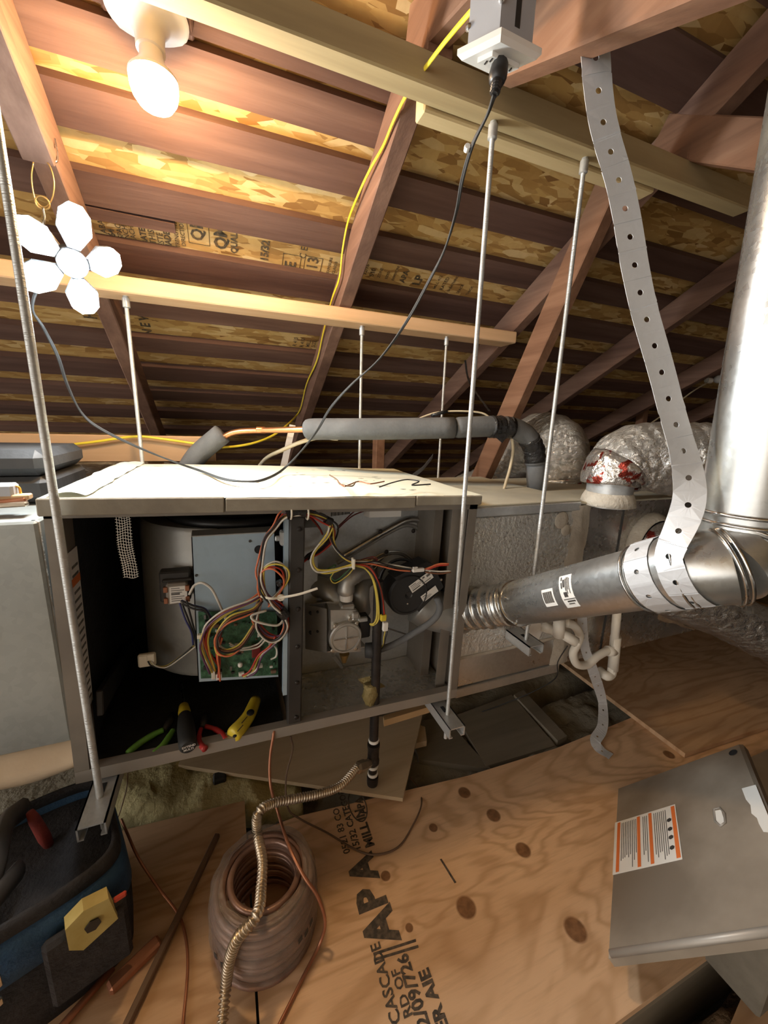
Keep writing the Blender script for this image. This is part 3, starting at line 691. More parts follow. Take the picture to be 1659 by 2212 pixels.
wires([(920, 1232, -.004), (950, 1236, -.01), (975, 1234, -.015)], ['white', 'brown'], spread=.0025, seed=21)
wires([(834, 1362, -.002), (830, 1378, 0), (828, 1392, .01), (822, 1404, .02)], ['black', 'yellow'], r=.0014, spread=.002, seed=22)
wires([(790, 1097, .10), (765, 1108, .09), (745, 1125, .08), (728, 1140, .05)], ['maroon', 'maroon'], r=.0016, spread=.004, seed=23)
wires([(792, 1095, .10), (740, 1102, .06), (690, 1104, .01)], ['white'], r=.0014, spread=0, seed=24)
wires([(670, 1115, .03), (690, 1140, .06), (697, 1155, .07)], ['maroon', 'red'], r=.0016, spread=.003, seed=25)
wires([(700, 1235, .02), (720, 1225, .03), (712, 1245, .03), (722, 1258, .03), (745, 1240, .03), (760, 1222, .02)], ['yellow', 'green'], r=.0014, spread=.006, seed=26)
wires([(780, 1210, .02), (805, 1205, .02), (815, 1212, .015), (795, 1220, .012)], ['maroon', 'maroon'], r=.0013, spread=.003, seed=27)
fp('plug_connector', 'plastic_white', MB().rbox(wl(903, 1231, -.004), (.031, .010, .009), .0015).rbox(wl(897, 1226, -.006), (.012, .006, .003), .0008))
fp('plug_connector', 'tool_yellow', MB().rbox(wl(828, 1334, -.004), (.014, .010, .016), .0015))
fp('plug_connector', 'plastic_white', MB().rbox(wl(832, 1353, -.004), (.013, .010, .022), .0015))
fp('cable_tie', 'plastic_white_warm', MB().rbox(wl(763, 1217, .0), (.005, .016, .024), .001))
# burner compartment -------------------------------------------------------------------
BV = .20                                                  # vestibule panel depth
u0, u1 = UD+.012, LU-.004
fp('vestibule_panel', 'galvanized', MB().bb(u0, u1-.03, BV, BV+.003, .0, LW-.004))
fp('vestibule_side', 'paint_brown', MB().bb(u1-.055, u1-.030, .10, BV, .0, LW-.01).bb(u1-.004, u1-.002, .03, BV+.1, .02, LW-.02))
def foilf(u, v):
    x = u0+.004+(u1-u0-.008)*u; y = .004+(BV-.006)*v
    h = .010 + .004*mnoise.noise(V((x*14, y*14, 0))) + (.006*mnoise.noise(V((x*50, 3, 0))) if v < .08 else 0) - .008*max(0, .1-v)*10
    return (x, y, h)
fl_ = fp('foil_floor', 'foil_flat', MB().grid(foilf, 50, 24), None, True)
# embossed heat-exchanger bead
bead = cr(pl_([(738, 1203, BV-.004), (790, 1172, BV-.004), (850, 1137, BV-.004), (885, 1122, BV-.004), (910, 1128, BV-.004), (922, 1150, BV-.004), (924, 1200, BV-.004), (923, 1290, BV-.004)]), 6)
fp('embossed_bead', 'bright_steel', MB().tube(bead, .0095, 10), None, True)
bead2 = [p + V((-.012, .002, -.018)) for p in bead]
fp('embossed_bead', 'dull_sheet', MB().tube(bead2, .006, 8), None, True)
hub = wl(842, 1265, BV-.006)
for rr, th in ((.105, .004), (.092, .0055), (.078, .004)):
    fp('embossed_ring', 'bright_steel', MB().tube([hub + V((rr*math.cos(a)*.95, 0, rr*math.sin(a))) for a in [math.radians(10+8*k) for k in range(21)]], th, 8), None, True)
for (x, y) in ((822, 1148), (893, 1147), (835, 1192), (914, 1121), (674, 1146)):
    fp('screw', 'black_pipe', MB().sphere(wl(x, y, BV-.012), .0065, 10, 6, (1, .7, 1)))
# small white bracket and rating label
fp('switch_bracket', 'label_paper', MB().prism(pl_([(799, 1089, .10), (868, 1089, .10), (866, 1116, .10), (798, 1118, .10)]), (0, .002, 0)).prism(pl_([(799, 1089, .10), (798, 1118, .10), (786, 1114, .12), (788, 1090, .12)]), (0, .002, 0)))
for x in (806, 862): fp('screw', 'black_pipe', MB().sphere(wl(x, 1095, .098), .0042, 8, 5, (1, .5, 1)))
rl = fp('rating_label', 'label_paper', MB().prism(pl_([(662, 1090, BV-.002), (790, 1090, BV-.002), (735, 1112, BV-.002), (662, 1122, BV-.002)]), (0, .001, 0)))
for i in range(16):
    p = wl(715+2.6*i, 1111-.35*i, BV-.003); fp('barcode_bar', 'ink', MB().bb(p.x, p.x+.0012+.001*(i % 3 == 0), p.y, p.y+.0004, p.z-.006, p.z+.006), rl)
text('71M08000BM118', .011, V(WM[fur] @ wl(706, 1099, BV-.003)) - OFF, (1, 0, 0), (0, 0, 1), 'ink', fur, 'label_print')
# burner bracket (left) with screw heads
bk = pl_([(660, 1306, .11), (706, 1316, .06), (706, 1410, .06), (660, 1402, .11)])
fp('burner_bracket', 'cast_aluminium', MB().prism(bk, (0, .004, 0)).prism(pl_([(660, 1306, .11), (706, 1300, .06), (745, 1300, .10), (742, 1290, .16), (664, 1300, .17)]), (0, 0, -.003)).prism(pl_([(660, 1402, .11), (706, 1410, .06), (790, 1398, .10), (776, 1380, .15)]), (0, 0, .003)))
fp('burner_box', 'galvanized', MB().bb(u0+.002, u0+.06, .12, BV, .20, .46))
for (x, y) in ((672, 1324), (672, 1366), (686, 1322), (686, 1364)): fp('bracket_hole', 'black_liner', MB().lathe(wl(x, y, .098 if x < 680 else .078), (0, 1, 0), [(.0055 if x < 680 else .003, -.002), (.0055 if x < 680 else .003, .002)], 12))
# burner venturi pipes
fp('burner_tube', 'dull_sheet', MB().tube(cr(pl_([(668, 1268, .16), (700, 1270, .12), (722, 1292, .10), (728, 1315, .12)]), 5), [.028]*4+[.026]*12, 18), None, True)
fp('burner_tube', 'dull_sheet', MB().tube(cr(pl_([(800, 1245, .17), (782, 1260, .13), (778, 1290, .11), (782, 1320, .13)]), 5), .024, 16), None, True)
# gas valve
gv = fp('gas_valve', 'cast_aluminium', MB().prism(pl_([(714, 1318, .045), (768, 1318, .045), (778, 1330, .045), (780, 1408, .045), (716, 1410, .045)]), (0, .06, 0)).rbox(wl(746, 1308, .075), (.036, .05, .024), .004).rbox(wl(765, 1325, .05), (.018, .03, .016), .003))
gc = wl(746, 1376, .040)
fp('valve_cover', 'cast_aluminium', MB().lathe(gc, (0, -1, 0), [(.041, -.012), (.041, .004), (.0385, .007), (.035, .007), (.034, .004), (.0315, .004), (.0315, .006), (.004, .0075)], 36), gv, .5)
fp('valve_rib', 'bright_steel', MB().rbox(gc + V((0, -.009, 0)), (.062, .003, .0025), .001).rbox(gc + V((0, -.009, 0)), (.0025, .003, .062), .001), gv)
for a in (.9, 2.25, 3.9, 5.4): fp('valve_screw', 'bright_steel', MB().lathe(gc + V((math.cos(a)*.043, 0, math.sin(a)*.043)), (0, -1, 0), [(.0055, -.012), (.0055, .004), (.003, .005)], 12), gv)
fp('regulator_cap', 'bright_steel', MB().lathe(wl(758, 1335, .042), (0, -1, 0), [(.0085, -.01), (.0085, .004), (.006, .005), (.005, .002)], 16), gv)
fp('valve_solenoid', 'black_plastic', MB().rbox(wl(783, 1350, .06), (.030, .04, .052), .003), gv)
fp('valve_terminal', 'galvanized', MB().rbox(wl(783, 1338, .045), (.026, .012, .010), .002), gv)
fp('orifice_nozzle', 'brass', MB().lathe(wl(744, 1412, .08), (0, 0, -1), [(.013, 0), (.009, .014), (.006, .024)], 14), gv)
fp('pilot_tube', 'dull_sheet', MB().tube(pl_([(720, 1415, .09), (738, 1440, .12), (742, 1432, .12)]), .006, 8))
# manifold elbow in galvanized iron with white thread tape
fp('manifold_elbow', 'cast_aluminium', MB().tube(cr(pl_([(748, 1295, .07), (748, 1268, .07), (756, 1250, .075), (776, 1240, .085), (800, 1236, .10)]), 5), [.0155, .0155, .0155, .021, .0215, .021, .020, .020, .020, .0205, .021, .021, .020, .021, .019, .018, .017, .017, .017, .017, .017], 18), None, True)
fp('thread_tape', 'label_paper', MB().lathe(wl(748, 1289, .07), (0, 0, 1), [(.0165, -.008), (.0172, 0), (.0162, .012)], 18))
# inducer: round black motor cover with a boxy arm toward the upper right
iv = .02
ic = wl(880, 1283, iv)
fp('inducer_motor', 'black_plastic', MB().lathe(ic, (0, -1, 0), [(.052, -.045), (.054, -.02), (.054, .004), (.050, .010), (.046, .010), (.045, .008), (.010, .008), (.005, .004)], 40), None, .5)
arm = pl_([(838, 1262, iv-.004), (905, 1212, iv-.004), (950, 1232, iv-.004), (955, 1268, iv-.004), (905, 1318, iv-.004)])
fp('inducer_arm', 'black_plastic', MB().prism([p for p in pl_([(852, 1248, iv-.006), (921, 1214, iv-.006), (937, 1220, iv-.006), (958, 1268, iv-.006), (905, 1322, iv-.006)])], (0, .045, 0)))
fp('inducer_housing', 'dull_sheet', MB().lathe(wl(866, 1268, iv+.05), (.2, 1, .1), [(.042, -.02), (.047, .0), (.047, .10)], 32), None, .5)
for i in range(5): fp('cooling_fin', 'black_plastic', MB().tube([wl(862, 1250, iv+.03+.012*i) + V((.053*math.cos(a), 0, .053*math.sin(a))) for a in [math.radians(20+14*k) for k in range(13)]], .003, 6), None, True)
def sticker(cx, cy, w, h, ang, v, lines, codebox=False):
    c = wl(cx, cy, v); a = math.radians(ang); X = V((math.cos(a), 0, math.sin(a))); Z = V((-math.sin(a), 0, math.cos(a)))
    P = lambda x, z, e=0: c + X*x + Z*z + V((0, -e, 0))
    ml = fp('motor_label', 'label_paper', MB().prism([P(-w/2, -h/2), P(w/2, -h/2), P(w/2, h/2), P(-w/2, h/2)], (0, .0006, 0)))
    for (x0, x1, z, t) in lines: fp('label_line', 'ink_grey', MB().prism([P(w*x0, h*z, .0004), P(w*x1, h*z, .0004), P(w*x1, h*z+t, .0004), P(w*x0, h*z+t, .0004)], (0, .0003, 0)), ml)
    return P
sticker(910, 1257, .066, .022, 33, iv-.010, [(-.45, -.1, -.34, .003), (-.45, .05, -.08, .0012), (-.45, .1, .1, .0012), (.0, .4, -.34, .002), (-.45, -.2, .28, .0016), (.1, .2, .2, .004), (.28, .44, .05, .006)])
P = sticker(928, 1283, .047, .019, 33, iv-.010, [(-.42, -.15, .2, .002), (-.42, .05, -.05, .001), (-.42, .1, -.2, .001), (-.42, .0, -.33, .001)])
fp('arm_bolt', 'bright_steel', MB().sphere(wl(953, 1252, iv-.012), .0035, 8, 6).sphere(wl(880, 1304, iv-.01), .0025, 8, 6))
# exhaust outlet elbow, collar and drain hose
fp('exhaust_outlet', 'dull_sheet', MB().tube(cr(pl_([(905, 1300, .10), (930, 1315, .085), (955, 1322, .075), (1000, 1325, .07)]), 5), [.058]*6+[.056]*10, 24), None, True)
fp('exhaust_collar', 'galvanized', MB().tube([wl(968, 1322, .07) + V((.0, .057*math.cos(a), .057*math.sin(a))) for a in [2*math.pi*k/36 for k in range(36)]], .007, 8, closed=True), None, True)
fp('drain_hose', 'foam_grey', MB().tube(cr(pl_([(944, 1292, .0), (950, 1315, -.004), (935, 1340, .0), (890, 1370, .02), (850, 1392, .04), (822, 1403, .05)]), 6), .0085, 10), None, True)
fp('pressure_port', 'black_rubber', MB().lathe(wl(806, 1405, .03), (1, -.3, 0), [(.018, -.02), (.020, 0), (.014, .016), (.008, .02)], 18), None, True)
fp('sensor_tube', 'bright_steel', MB().tube(pl_([(838, 1357, .05), (882, 1372, .10)]), .0025, 6))
fp('side_label', 'label_orange', MB().bb(.0245, .026, .012, .035, .05, .085))
sl = fp('side_label', 'label_paper', MB().prism([(.0262, .004, .14), (.0262, .05, .14), (.0262, .05, .46), (.0262, .004, .46)], (-.001, 0, 0)))
for i in range(18): fp('label_line', 'ink_grey', MB().bb(.0262, .0266, .010+.002*(i % 3), .044, .155+.016*i, .160+.016*i), sl)
fp('side_label', 'label_orange', MB().bb(.0263, .0267, .004, .05, .395, .41))

# gas pipe: its own thing, passing through the furnace floor --------------------------
gp = thing('gas_pipe', 'black iron gas drop pipe passing through the furnace floor', 'pipe', at(812, 1690, Y=.815))
A = at(811, 1255, Y=.815); B = at(812, 1690, Y=.815); gx = at(811, 1480, Y=.815)
def g(py): return V((gx.x, .815, at(812, py, Y=.815).z))
MB().cyl(g(1255), g(1600), .0118, 18).build('drop_pipe', 'black_pipe', gp, SM)
MB().lathe(g(1625), (0, 0, 1), [(.0125, -.030), (.0165, -.029), (.0165, -.020), (.015, -.018), (.015, .018), (.0165, .020), (.0165, .029), (.0125, .030)], 18).build('tee_fitting', 'black_pipe', gp, SM)
MB().cyl(g(1635), g(1675), .0110, 16).build('nipple', 'black_pipe', gp, SM)
MB().lathe(g(1690), (0, 0, 1), [(.006, -.004), (.0145, 0), (.0155, .012), (.0155, .024), (.013, .025)], 18).build('pipe_cap', 'black_pipe', gp, SM)
for py in (1597, 1652, 1668): MB().lathe(g(py), (0, 0, 1), [(.0135, -.004), (.0142, 0), (.0135, .004)], 16).build('thread_tape', 'label_paper', gp, SM)
b = MB(); pc_ = g(1495)
rs = []
for i in range(9):
    h = -.03 + .055*i/8; ring = []
    for k in range(16):
        a = 2*math.pi*k/16; r = .021*(1-.25*abs(h)/.03) + .007*mnoise.noise(V((math.cos(a)*2, math.sin(a)*2, h*60)))
        ring.append(pc_ + V((-.012+math.cos(a)*r, math.sin(a)*r*.8, h)))
    rs.append(ring)
MB().rings(rs).build('sealing_putty', 'putty', gp, True)
MB().prism(pY([(775, 1470, .84), (800, 1464, .83), (832, 1484, .83), (800, 1492, .82)]), (0, .004, .002)).build('foil_flap', 'putty', gp)

# tools lying in the blower compartment --------------------------------------------
FW = .012
def onf(px, py, h=0.0): return WM[fur] @ fw(px, py, FW+h) - OFF
def handle(pts, r): return MB().tube(cr(pts, 6), r, 12)
t = thing('pliers', 'green-handled pliers lying open on the furnace floor', 'pliers', onf(315, 1620))
for L in ([(275, 1627, .0), (305, 1603, 0), (335, 1585, 0), (353, 1577, 0)], [(328, 1631, 0), (350, 1612, 0), (366, 1590, 0), (374, 1578, 0)]):
    pts = [onf(a, b2, .004) for a, b2, _ in L]
    MB().tube(cr(pts, 5), [.0055]+[.0068]*10+[.006]*5, 12, flat=1.0).build('handle', 'tool_green', t, True)
h0 = onf(364, 1574, .004)
MB().tube([onf(354, 1577, .004), onf(366, 1560, .004), onf(372, 1540, .004)], [.006, .009, .003], 8).build('jaw', 'dark_metal', t, True)
t = thing('screwdriver', 'black and yellow multi-bit screwdriver, butt end toward the camera', 'screwdriver', onf(405, 1625))
a0, a1 = onf(406, 1612, .016), onf(398, 1535, .016); ax = (a1-a0).normalized(); L = (a1-a0).length
MB().lathe(a0, ax, [(.013, -.004), (.0165, 0), (.018, .012), (.0185, L*.45), (.016, L*.7), (.0135, L*.85)], 20).build('handle', 'black_rubber', t, SM)
MB().lathe(a0+ax*L*.85, ax, [(.0125, 0), (.0135, .012), (.0105, .035), (.007, .04)], 18).build('collar', 'tool_yellow', t, SM)
MB().cyl(a0+ax*(L*.85+.04), a0+ax*(L*.85+.13), .0035, 8).build('shank', 'bright_steel', t)
bx = V((1, 0, 0)) - ax*ax.x; bz = bx.normalized().cross(-ax)
if bz.z < 0: bz = -bz
oo = a0 - ax*.0046
text('EXTEND', .0068, oo - bx.normalized()*.0115 + bz*.001, bx, bz, 'label_paper', t, 'lettering', .0002)
text('MULTI', .0068, oo - bx.normalized()*.009 - bz*.0062, bx, bz, 'label_paper', t, 'lettering', .0002)
t = thing('pliers', 'red-handled pliers lying open between the screwdriver and yellow tool', 'pliers', onf(455, 1600))
for Lp in ([(443, 1618), (432, 1606), (430, 1590), (434, 1574)], [(487, 1598), (478, 1584), (462, 1574), (444, 1569)]):
    MB().tube(cr([onf(a, b2, .006) for a, b2 in Lp], 5), [.007]+[.0062]*9+[.005]*6, 10).build('handle', 'tool_red', t, True)
MB().tube([onf(438, 1571, .006), onf(440, 1556, .006), onf(443, 1540, .006)], [.007, .009, .003], 8).build('jaw', 'dark_metal', t, True)
t = thing('utility_knife', 'worn yellow curved tool handle at the furnace floor right', 'knife', onf(520, 1590))
pts = cr([onf(502, 1590, .012), onf(520, 1570, .013), onf(538, 1545, .014), onf(552, 1512, .015)], 6)
MB().tube(pts, [.014, .0175, .018, .018, .018, .0175, .017, .0165, .016, .016, .0155, .0155, .015, .015, .0148, .0145, .014, .0135, .013], 14).build('handle', 'tool_yellow', t, True)
MB().sphere(onf(541, 1539, .030), .0075, 12, 6, (1.2, 1.5, .3)).build('slide_button', 'black_plastic', t, True)
MB().sphere(onf(507, 1590, .023), .0045, 8, 5, (1, 1, .5)).build('lanyard_hole', 'black_liner', t, True)
for aa in ((528, 1556), (519, 1574)): MB().tube([onf(aa[0]-6, aa[1]+6, .0305), onf(aa[0]+6, aa[1]-8, .0315)], .001, 5).build('grip_groove', 'ink', t)

# fibreglass mesh tape hanging in the opening
b = MB()
def mt(u, v):
    c = at(263 + 20*u**1.3, 1102 + 146*u, Y=.815); return c + V((.020*(v-.5), .004*math.sin(u*9), .002*math.sin(u*14+v*5)))
for j in range(6): b.tube([mt(k/26, j/5) for k in range(27)], .0006, 4)
for k in range(27): b.tube([mt(k/26, -.12+1.24*j/5) for j in range(6)], .0006, 4)
tag(b.build('mesh_tape_strip', 'tape_mesh'), 'strip of white mesh tape hanging in the blower opening', 'tape')
# stray wires on the furnace top
zt = -.118
for i, (L, m) in enumerate(([[(730, 1040), (742, 1050), (755, 1047), (775, 1040), (800, 1045), (830, 1040)], 'copper_dull'], [[(712, 1026), (728, 1036), (735, 1046), (760, 1050), (768, 1041)], 'brown_wire'], [[(820, 1052), (850, 1042), (880, 1036), (905, 1040), (890, 1048), (930, 1046)], 'black_rubber'])):
    tag(MB().tube(cr([at(a, b2, Z=zt-.012) for a, b2 in L], 5), .0016, 5).build('loose_wire', m), ['thin coppery wire offcut curled on the furnace top', 'thin brown wire offcut nearest the middle of the furnace top', 'black wire offcut at the right end of the furnace top'][i], 'wire')

# ================================================================== LAMPS
# five-leaf LED work light --------------------------------------------------------------
LC = at(158, 570, Y=1.02)
led = thing('led_work_light', 'five-leaf white LED work light glaring at the left', 'light', LC)
ax = V((.34, -.80, -.50)).normalized()                      # the light faces the camera, down and right
ux = V((0, 0, 1)).cross(ax).normalized(); ux = -ux if ux.x < 0 else ux; uy = (V((0, 0, 1)) - ax*ax.z).normalized()
MB().lathe(LC, ax, [(.014, -.040), (.024, -.036), (.026, -.008), (.025, .003), (.022, .004)], 24).build('hub', 'case_grey', led, SM)
MB().lathe(LC + ax*.006, ax, [(.018, 0), (.018, .004), (.012, .008), (.003, .010)], 24).build('center_lens', 'led_panel', led, SM)
for i, (ang, tl) in enumerate(((84, .35), (152, .15), (218, .25), (285, .30), (12, .75))):
    a = math.radians(ang); rd = ux*math.cos(a) + uy*math.sin(a); sd = ax.cross(rd)
    ld = (rd*math.cos(tl) - ax*math.sin(tl)*(1 if i != 4 else .8)).normalized(); n = ld.cross(sd).normalized()
    if n.dot(ax) < 0: n = -n
    o = LC + rd*.029
    shp = [(x*.74, y*(.66 if i != 1 else .60)) for x, y in ((-.012, 0), (.012, 0), (.035, .045), (.031, .088), (.014, .110), (-.014, .110), (-.031, .088), (-.035, .045))]
    lf = MB().prism([o + sd*x*1.07 + ld*(y*1.03-.002) - n*.008 for x, y in shp], n*.0075).build('leaf_housing', 'case_grey', led)
    MB().prism([o + sd*x + ld*y for x, y in shp], n*.004).build('leaf_lens', 'led_panel', lf)
hk = thing('wire_hook', 'thin wire loop hook holding the LED work light', 'hook', at(95, 440, Y=1.04))
MB().tube(cr(pY([(72, 350, 1.04), (68, 385, 1.04), (76, 430, 1.04), (96, 448, 1.04), (112, 430, 1.04), (117, 395, 1.04), (108, 360, 1.045), (92, 344, 1.05), (76, 345, 1.05)]), 5), .0014, 6).build('loop', 'brass', hk, True)
MB().tube([at(92, 438, Y=1.04) + V((.011*math.cos(t_), 0, .011*math.sin(t_))) for t_ in [k*.4 for k in range(16)]], .0014, 6, closed=True).build('ring', 'brass', hk, True)
MB().tube(cr(pY([(93, 448, 1.04), (97, 470, 1.04), (95, 486, 1.04), (110, 505, 1.05), (140, 545, 1.04)]), 4), .0022, 6).build('swivel', 'bright_steel', hk, True)
# warm bulb in a porcelain lampholder on the roof board --------------------------------
bc = at(334, 196, Y=.918)
lh = thing('lampholder', 'white porcelain lampholder fixed to the roof boards', 'lamp holder', bc + V((0, 0, .12)))
dn = V((.02, -.05, -1)).normalized(); kk = .047
top = bc - dn*.111
MB().lathe(top, dn, [(.061, 0), (.063, .004), (.058, .009), (.034, .016), (.0245, .026), (.0225, .040), (.0225, .054), (.018, .055)], 36).build('porcelain_base', 'glass_white', lh, SM)
MB().rbox(top + V((0, .0, .016)), (.14, .06, .03), .003).build('mounting_block', 'old_brown_x', lh)
lb = thing('light_bulb', 'glowing warm light bulb at the upper left', 'bulb', bc)
MB().lathe(top, dn, [(.018, .052), (.0185, .064), (.022, .074), (.033, .086), (.0382, .092), (.0382, .096)], 32).build('bulb_collar', 'plastic_white', lb, SM)
MB().lathe(top, dn, [(.0370, .0955), (.0378, .101), (.0375, .109), (.0345, .121), (.027, .132), (.014, .138), (.002, .140)], 32).build('bulb_globe', 'bulb_glow', lb, True)

# ================================================================== RODS AND STRUTS
def rod(X, Y, z0, z1, label, r=.0048, hang=True, group='threaded hanger rods'):
    t = thing('hanger_rod', label, 'rod', (X, Y, z0), group=group)
    MB().cyl((X, Y, z0), (X, Y, z1), r, 12).build('rod', 'zinc_rod', t, SM)
    if hang:
        MB().lathe((X, Y, z1), (0, 0, 1), [(r*1.2, -.030), (r*1.75, -.028), (r*1.75, -.006), (r*1.3, -.004), (r*1.2, .006)], 12).build('rod_anchor', 'galvanized', t, SM)
    return t
zf = -.735
rod(-.256, .765, -.80, .567, 'thick threaded rod nearest the camera at far left, in front of the work light', .0062)
rod(.508, .765, -.815, .567, 'long bright front rod crossing the furnace right corner', .0052)
rod(.748, .770, -.60, .567, 'front rod right of the furnace, in front of the coil cabinet', .0050)
rod(-.226, 1.335, -.72, .309, 'rear rod below the work light, behind the furnace top left corner', .0052)
rod(.440, 1.335, -.72, .309, 'rear rod behind the insulated pipe at the furnace middle', .0050)
rod(.760, 1.335, -.70, .309, 'rear rod behind the coil cabinet, right end of the flat beam', .0045)
def strut(x, z, y0, y1, label, w=.045):
    t = thing('strut_channel', label, 'strut', (x, (y0+y1)/2, z), group='support struts')
    b = MB(); b.bb(x-w/2, x+w/2, y0, y1, z-.003, z); b.bb(x-w/2, x-w/2+.003, y0, y1, z-.026, z); b.bb(x+w/2-.003, x+w/2, y0, y1, z-.026, z)
    b.bb(x-w/2, x-w/2+.010, y0, y1, z-.028, z-.025); b.bb(x+w/2-.010, x+w/2, y0, y1, z-.028, z-.025)
    b.build('channel', 'galvanized', t)
    for yy in (.768, 1.335):
        MB().lathe((x, yy, z-.032), (0, 0, 1), [(.010, -.008), (.010, 0)], 6).build('hex_nut', 'bright_steel', t)
        MB().box((x, yy+.016, z+.0005), (.010, .022, .001)).build('slot', 'black_liner', t)
    return t
strut(-.256, -.712, .705, 1.38, 'metal strut channel under the furnace left end')
strut(.508, -.742, .715, 1.38, 'metal strut channel under the furnace right end')
st3 = strut(.755, -.5720, .735, .833, 'short strut tab on the coil cabinet side at the rod foot', .05)

# ================================================================== COIL CABINET AND DUCTS
cc = thing('coil_cabinet', 'embossed metal coil cabinet right of the furnace', 'cabinet', (.77, 1.08, -.765))
x0, x1, y0, y1, z0, z1 = .580, .955, .838, 1.335, -.762, -.205
MB().bb(x0, x1, y0+.004, y1, z0+.01, z1).build('body', 'galvanized', cc)
zs = at(1110, 1396, Y=y0).z
MB().rbox(((x0+x1)/2, y0+.001, (zs+z1-.028)/2), (x1-x0-.004, .006, z1-.028-zs), .002).build('embossed_panel', 'embossed_sheet', cc)
MB().rbox(((x0+x1)/2, y0, z1-.013), (x1-x0, .010, .026), .002).build('top_flange', 'galvanized', cc)
MB().rbox(((x0+x1)/2, y0+.001, (zs+z0+.03)/2), (x1-x0-.004, .004, zs-z0-.034), .002).build('lower_panel', 'galvanized_pipe', cc)
MB().rbox(((x0+x1)/2, y0-.001, z0+.014), (x1-x0+.01, .010, .030), .002).build('bottom_flange', 'cast_aluminium', cc)
MB().rbox(((x0+x1)/2, y0-.002, zs), (x1-x0-.004, .004, .010), .001).build('seam_strip', 'mastic_tape', cc)
MB().rbox(((x0+x1)/2, (y0+y1)/2, z1+.003), (x1-x0+.004, y1-y0+.004, .006), .002).build('top_cover', 'cream_dusty', cc)
MB().prism([at(1120, 1385, Y=y0-.004), at(1155, 1340, Y=y0-.004), at(1175, 1352, Y=y0-.004), at(1160, 1392, Y=y0-.004)], (0, .002, 0)).build('drain_label', 'label_paper', cc)
pm = thing('supply_plenum', 'sheet metal supply plenum right of the coil cabinet', 'duct', (1.3, 1.07, -.74))
MB().bb(.962, 1.66, .846, 1.32, -.745, -.214).build('body', 'bright_duct', pm)
MB().rbox((1.30, 1.08, -.2105), (.72, .49, .006), .002).build('top_cover', 'cream_dusty', pm)
MB().rbox((1.152, .844, -.48), (.004, .004, .52), .001).build('seam', 'dark_metal', pm)
def mast(u, v):
    x = .925 + .075*u; z = -.215 - .52*v
    wob = mnoise.noise(V((z*9, u*2, 2)))*.012
    return V((x+wob, .831 + .006*abs(u-.5)*2 - .003*mnoise.noise(V((x*40, z*40, 0))), z))
MB().grid(mast, 10, 50).build('mastic_joint', 'mastic_tape', pm, True)
def blob(cx, cy, Y, r, m, parent, name='mastic_smear'):
    c = at(cx, cy, Y=Y); MB().lathe(c, (0, -1, 0), [(r*1.0, 0), (r*.9, .002), (r*.4, .004), (.001, .0045)], 18).build(name, m, parent, True)
blob(1213, 1124, .834, .026, 'mastic_tape', pm); blob(1222, 1145, .834, .018, 'mastic_tape', pm)
# round collars
def collar(c, ax, r, h, name='collar'):
    ax = V(ax).normalized()
    return MB().lathe(c, ax, [(r*1.0, -.01), (r, h), (r*.97, h+.002)], 32).build(name, 'galvanized', pm, SM), MB().lathe(c, ax, [(r*1.22, -.006), (r*1.15, .014), (r*1.03, .030), (r*1.0, .032)], 32).build('mastic_ring', 'mastic', pm, True)
k1 = at(1312, 1085, Z=-.209)
collar(k1, (0, 0, 1), .062, .062)
k3 = at(1400, 1174, Y=.845)
collar(k3, (0, -1, 0), .088, .03)
def flex(name, pts, r, label, seed, m='foil_duct', sub=14, ends=None, n=36, amp=.06):
    t = thing(name, label, 'duct', min(pts, key=lambda p: p.z), group='foil flexible ducts')
    P = cr(pts, sub); N = len(P); b = MB(); u = None; rs = []; d = 0
    for i, p in enumerate(P):
        tt = (P[min(i+1, N-1)] - P[max(i-1, 0)]).normalized()
        if u is None: u = tt.orthogonal().normalized()
        u = (u - tt*u.dot(tt)).normalized(); w = tt.cross(u)
        if i: d += (P[i]-P[i-1]).length
        R = r if not isinstance(r, list) else r[0] + (r[1]-r[0])*i/(N-1)
        if i == 0 or i == N-1: R *= .9
        ring = []
        for k in range(n):
            a = 2*math.pi*k/n
            f = 1 + amp*mnoise.noise(V((math.cos(a)*2.2+seed, math.sin(a)*2.2, d*16))) + .5*amp*mnoise.noise(V((math.cos(a)*7+seed, math.sin(a)*7, d*40)))
            f *= 1 + .018*math.sin(d*2*math.pi/.032)
            ring.append(p + (u*math.cos(a) + w*math.sin(a))*R*f)
        rs.append(ring)
    cut = ends or 0
    if cut:
        MB().rings(rs[:cut+1]).build('printed_sleeve', 'red_print_foil', t, True)
        MB().rings(rs[cut:]).build('foil_jacket', m, t, True)
    else: MB().rings(rs).build('foil_jacket', m, t, True)
    return t
flex('flexible_duct', [k1+V((0, 0, .055)), k1+V((.005, .0, .085)), k1+V((.05, -.01, .128)), k1+V((.16, -.045, .135)), k1+V((.32, -.10, .118)), k1+V((.60, -.18, .09)), k1+V((1.0, -.26, .05))], [.075, .135], 'large foil flexible duct bending right from the white collar', 1.0, ends=20)
flex('flexible_duct', [at(1212, 1062, Y=1.24), at(1214, 1030, Y=1.24), at(1208, 965, Y=1.26), at(1160, 948, Y=1.36), at(1110, 990, Y=1.46), at(1070, 1040, Y=1.52), at(1010, 1072, Y=1.56), at(900, 1100, Y=1.66)], .105, 'foil flexible duct arching upright behind the insulated pipe elbow', 2.3, ends=14)
flex('flexible_duct', [k3+V((0, -.012, 0)), k3+V((.012, -.05, .004)), k3+V((.07, -.10, .012)), k3+V((.20, -.125, .012)), k3+V((.45, -.13, .0)), k3+V((.8, -.14, -.04))], .082, 'foil flexible duct leaving the plenum side behind the vent pipe', 3.7, ends=22)
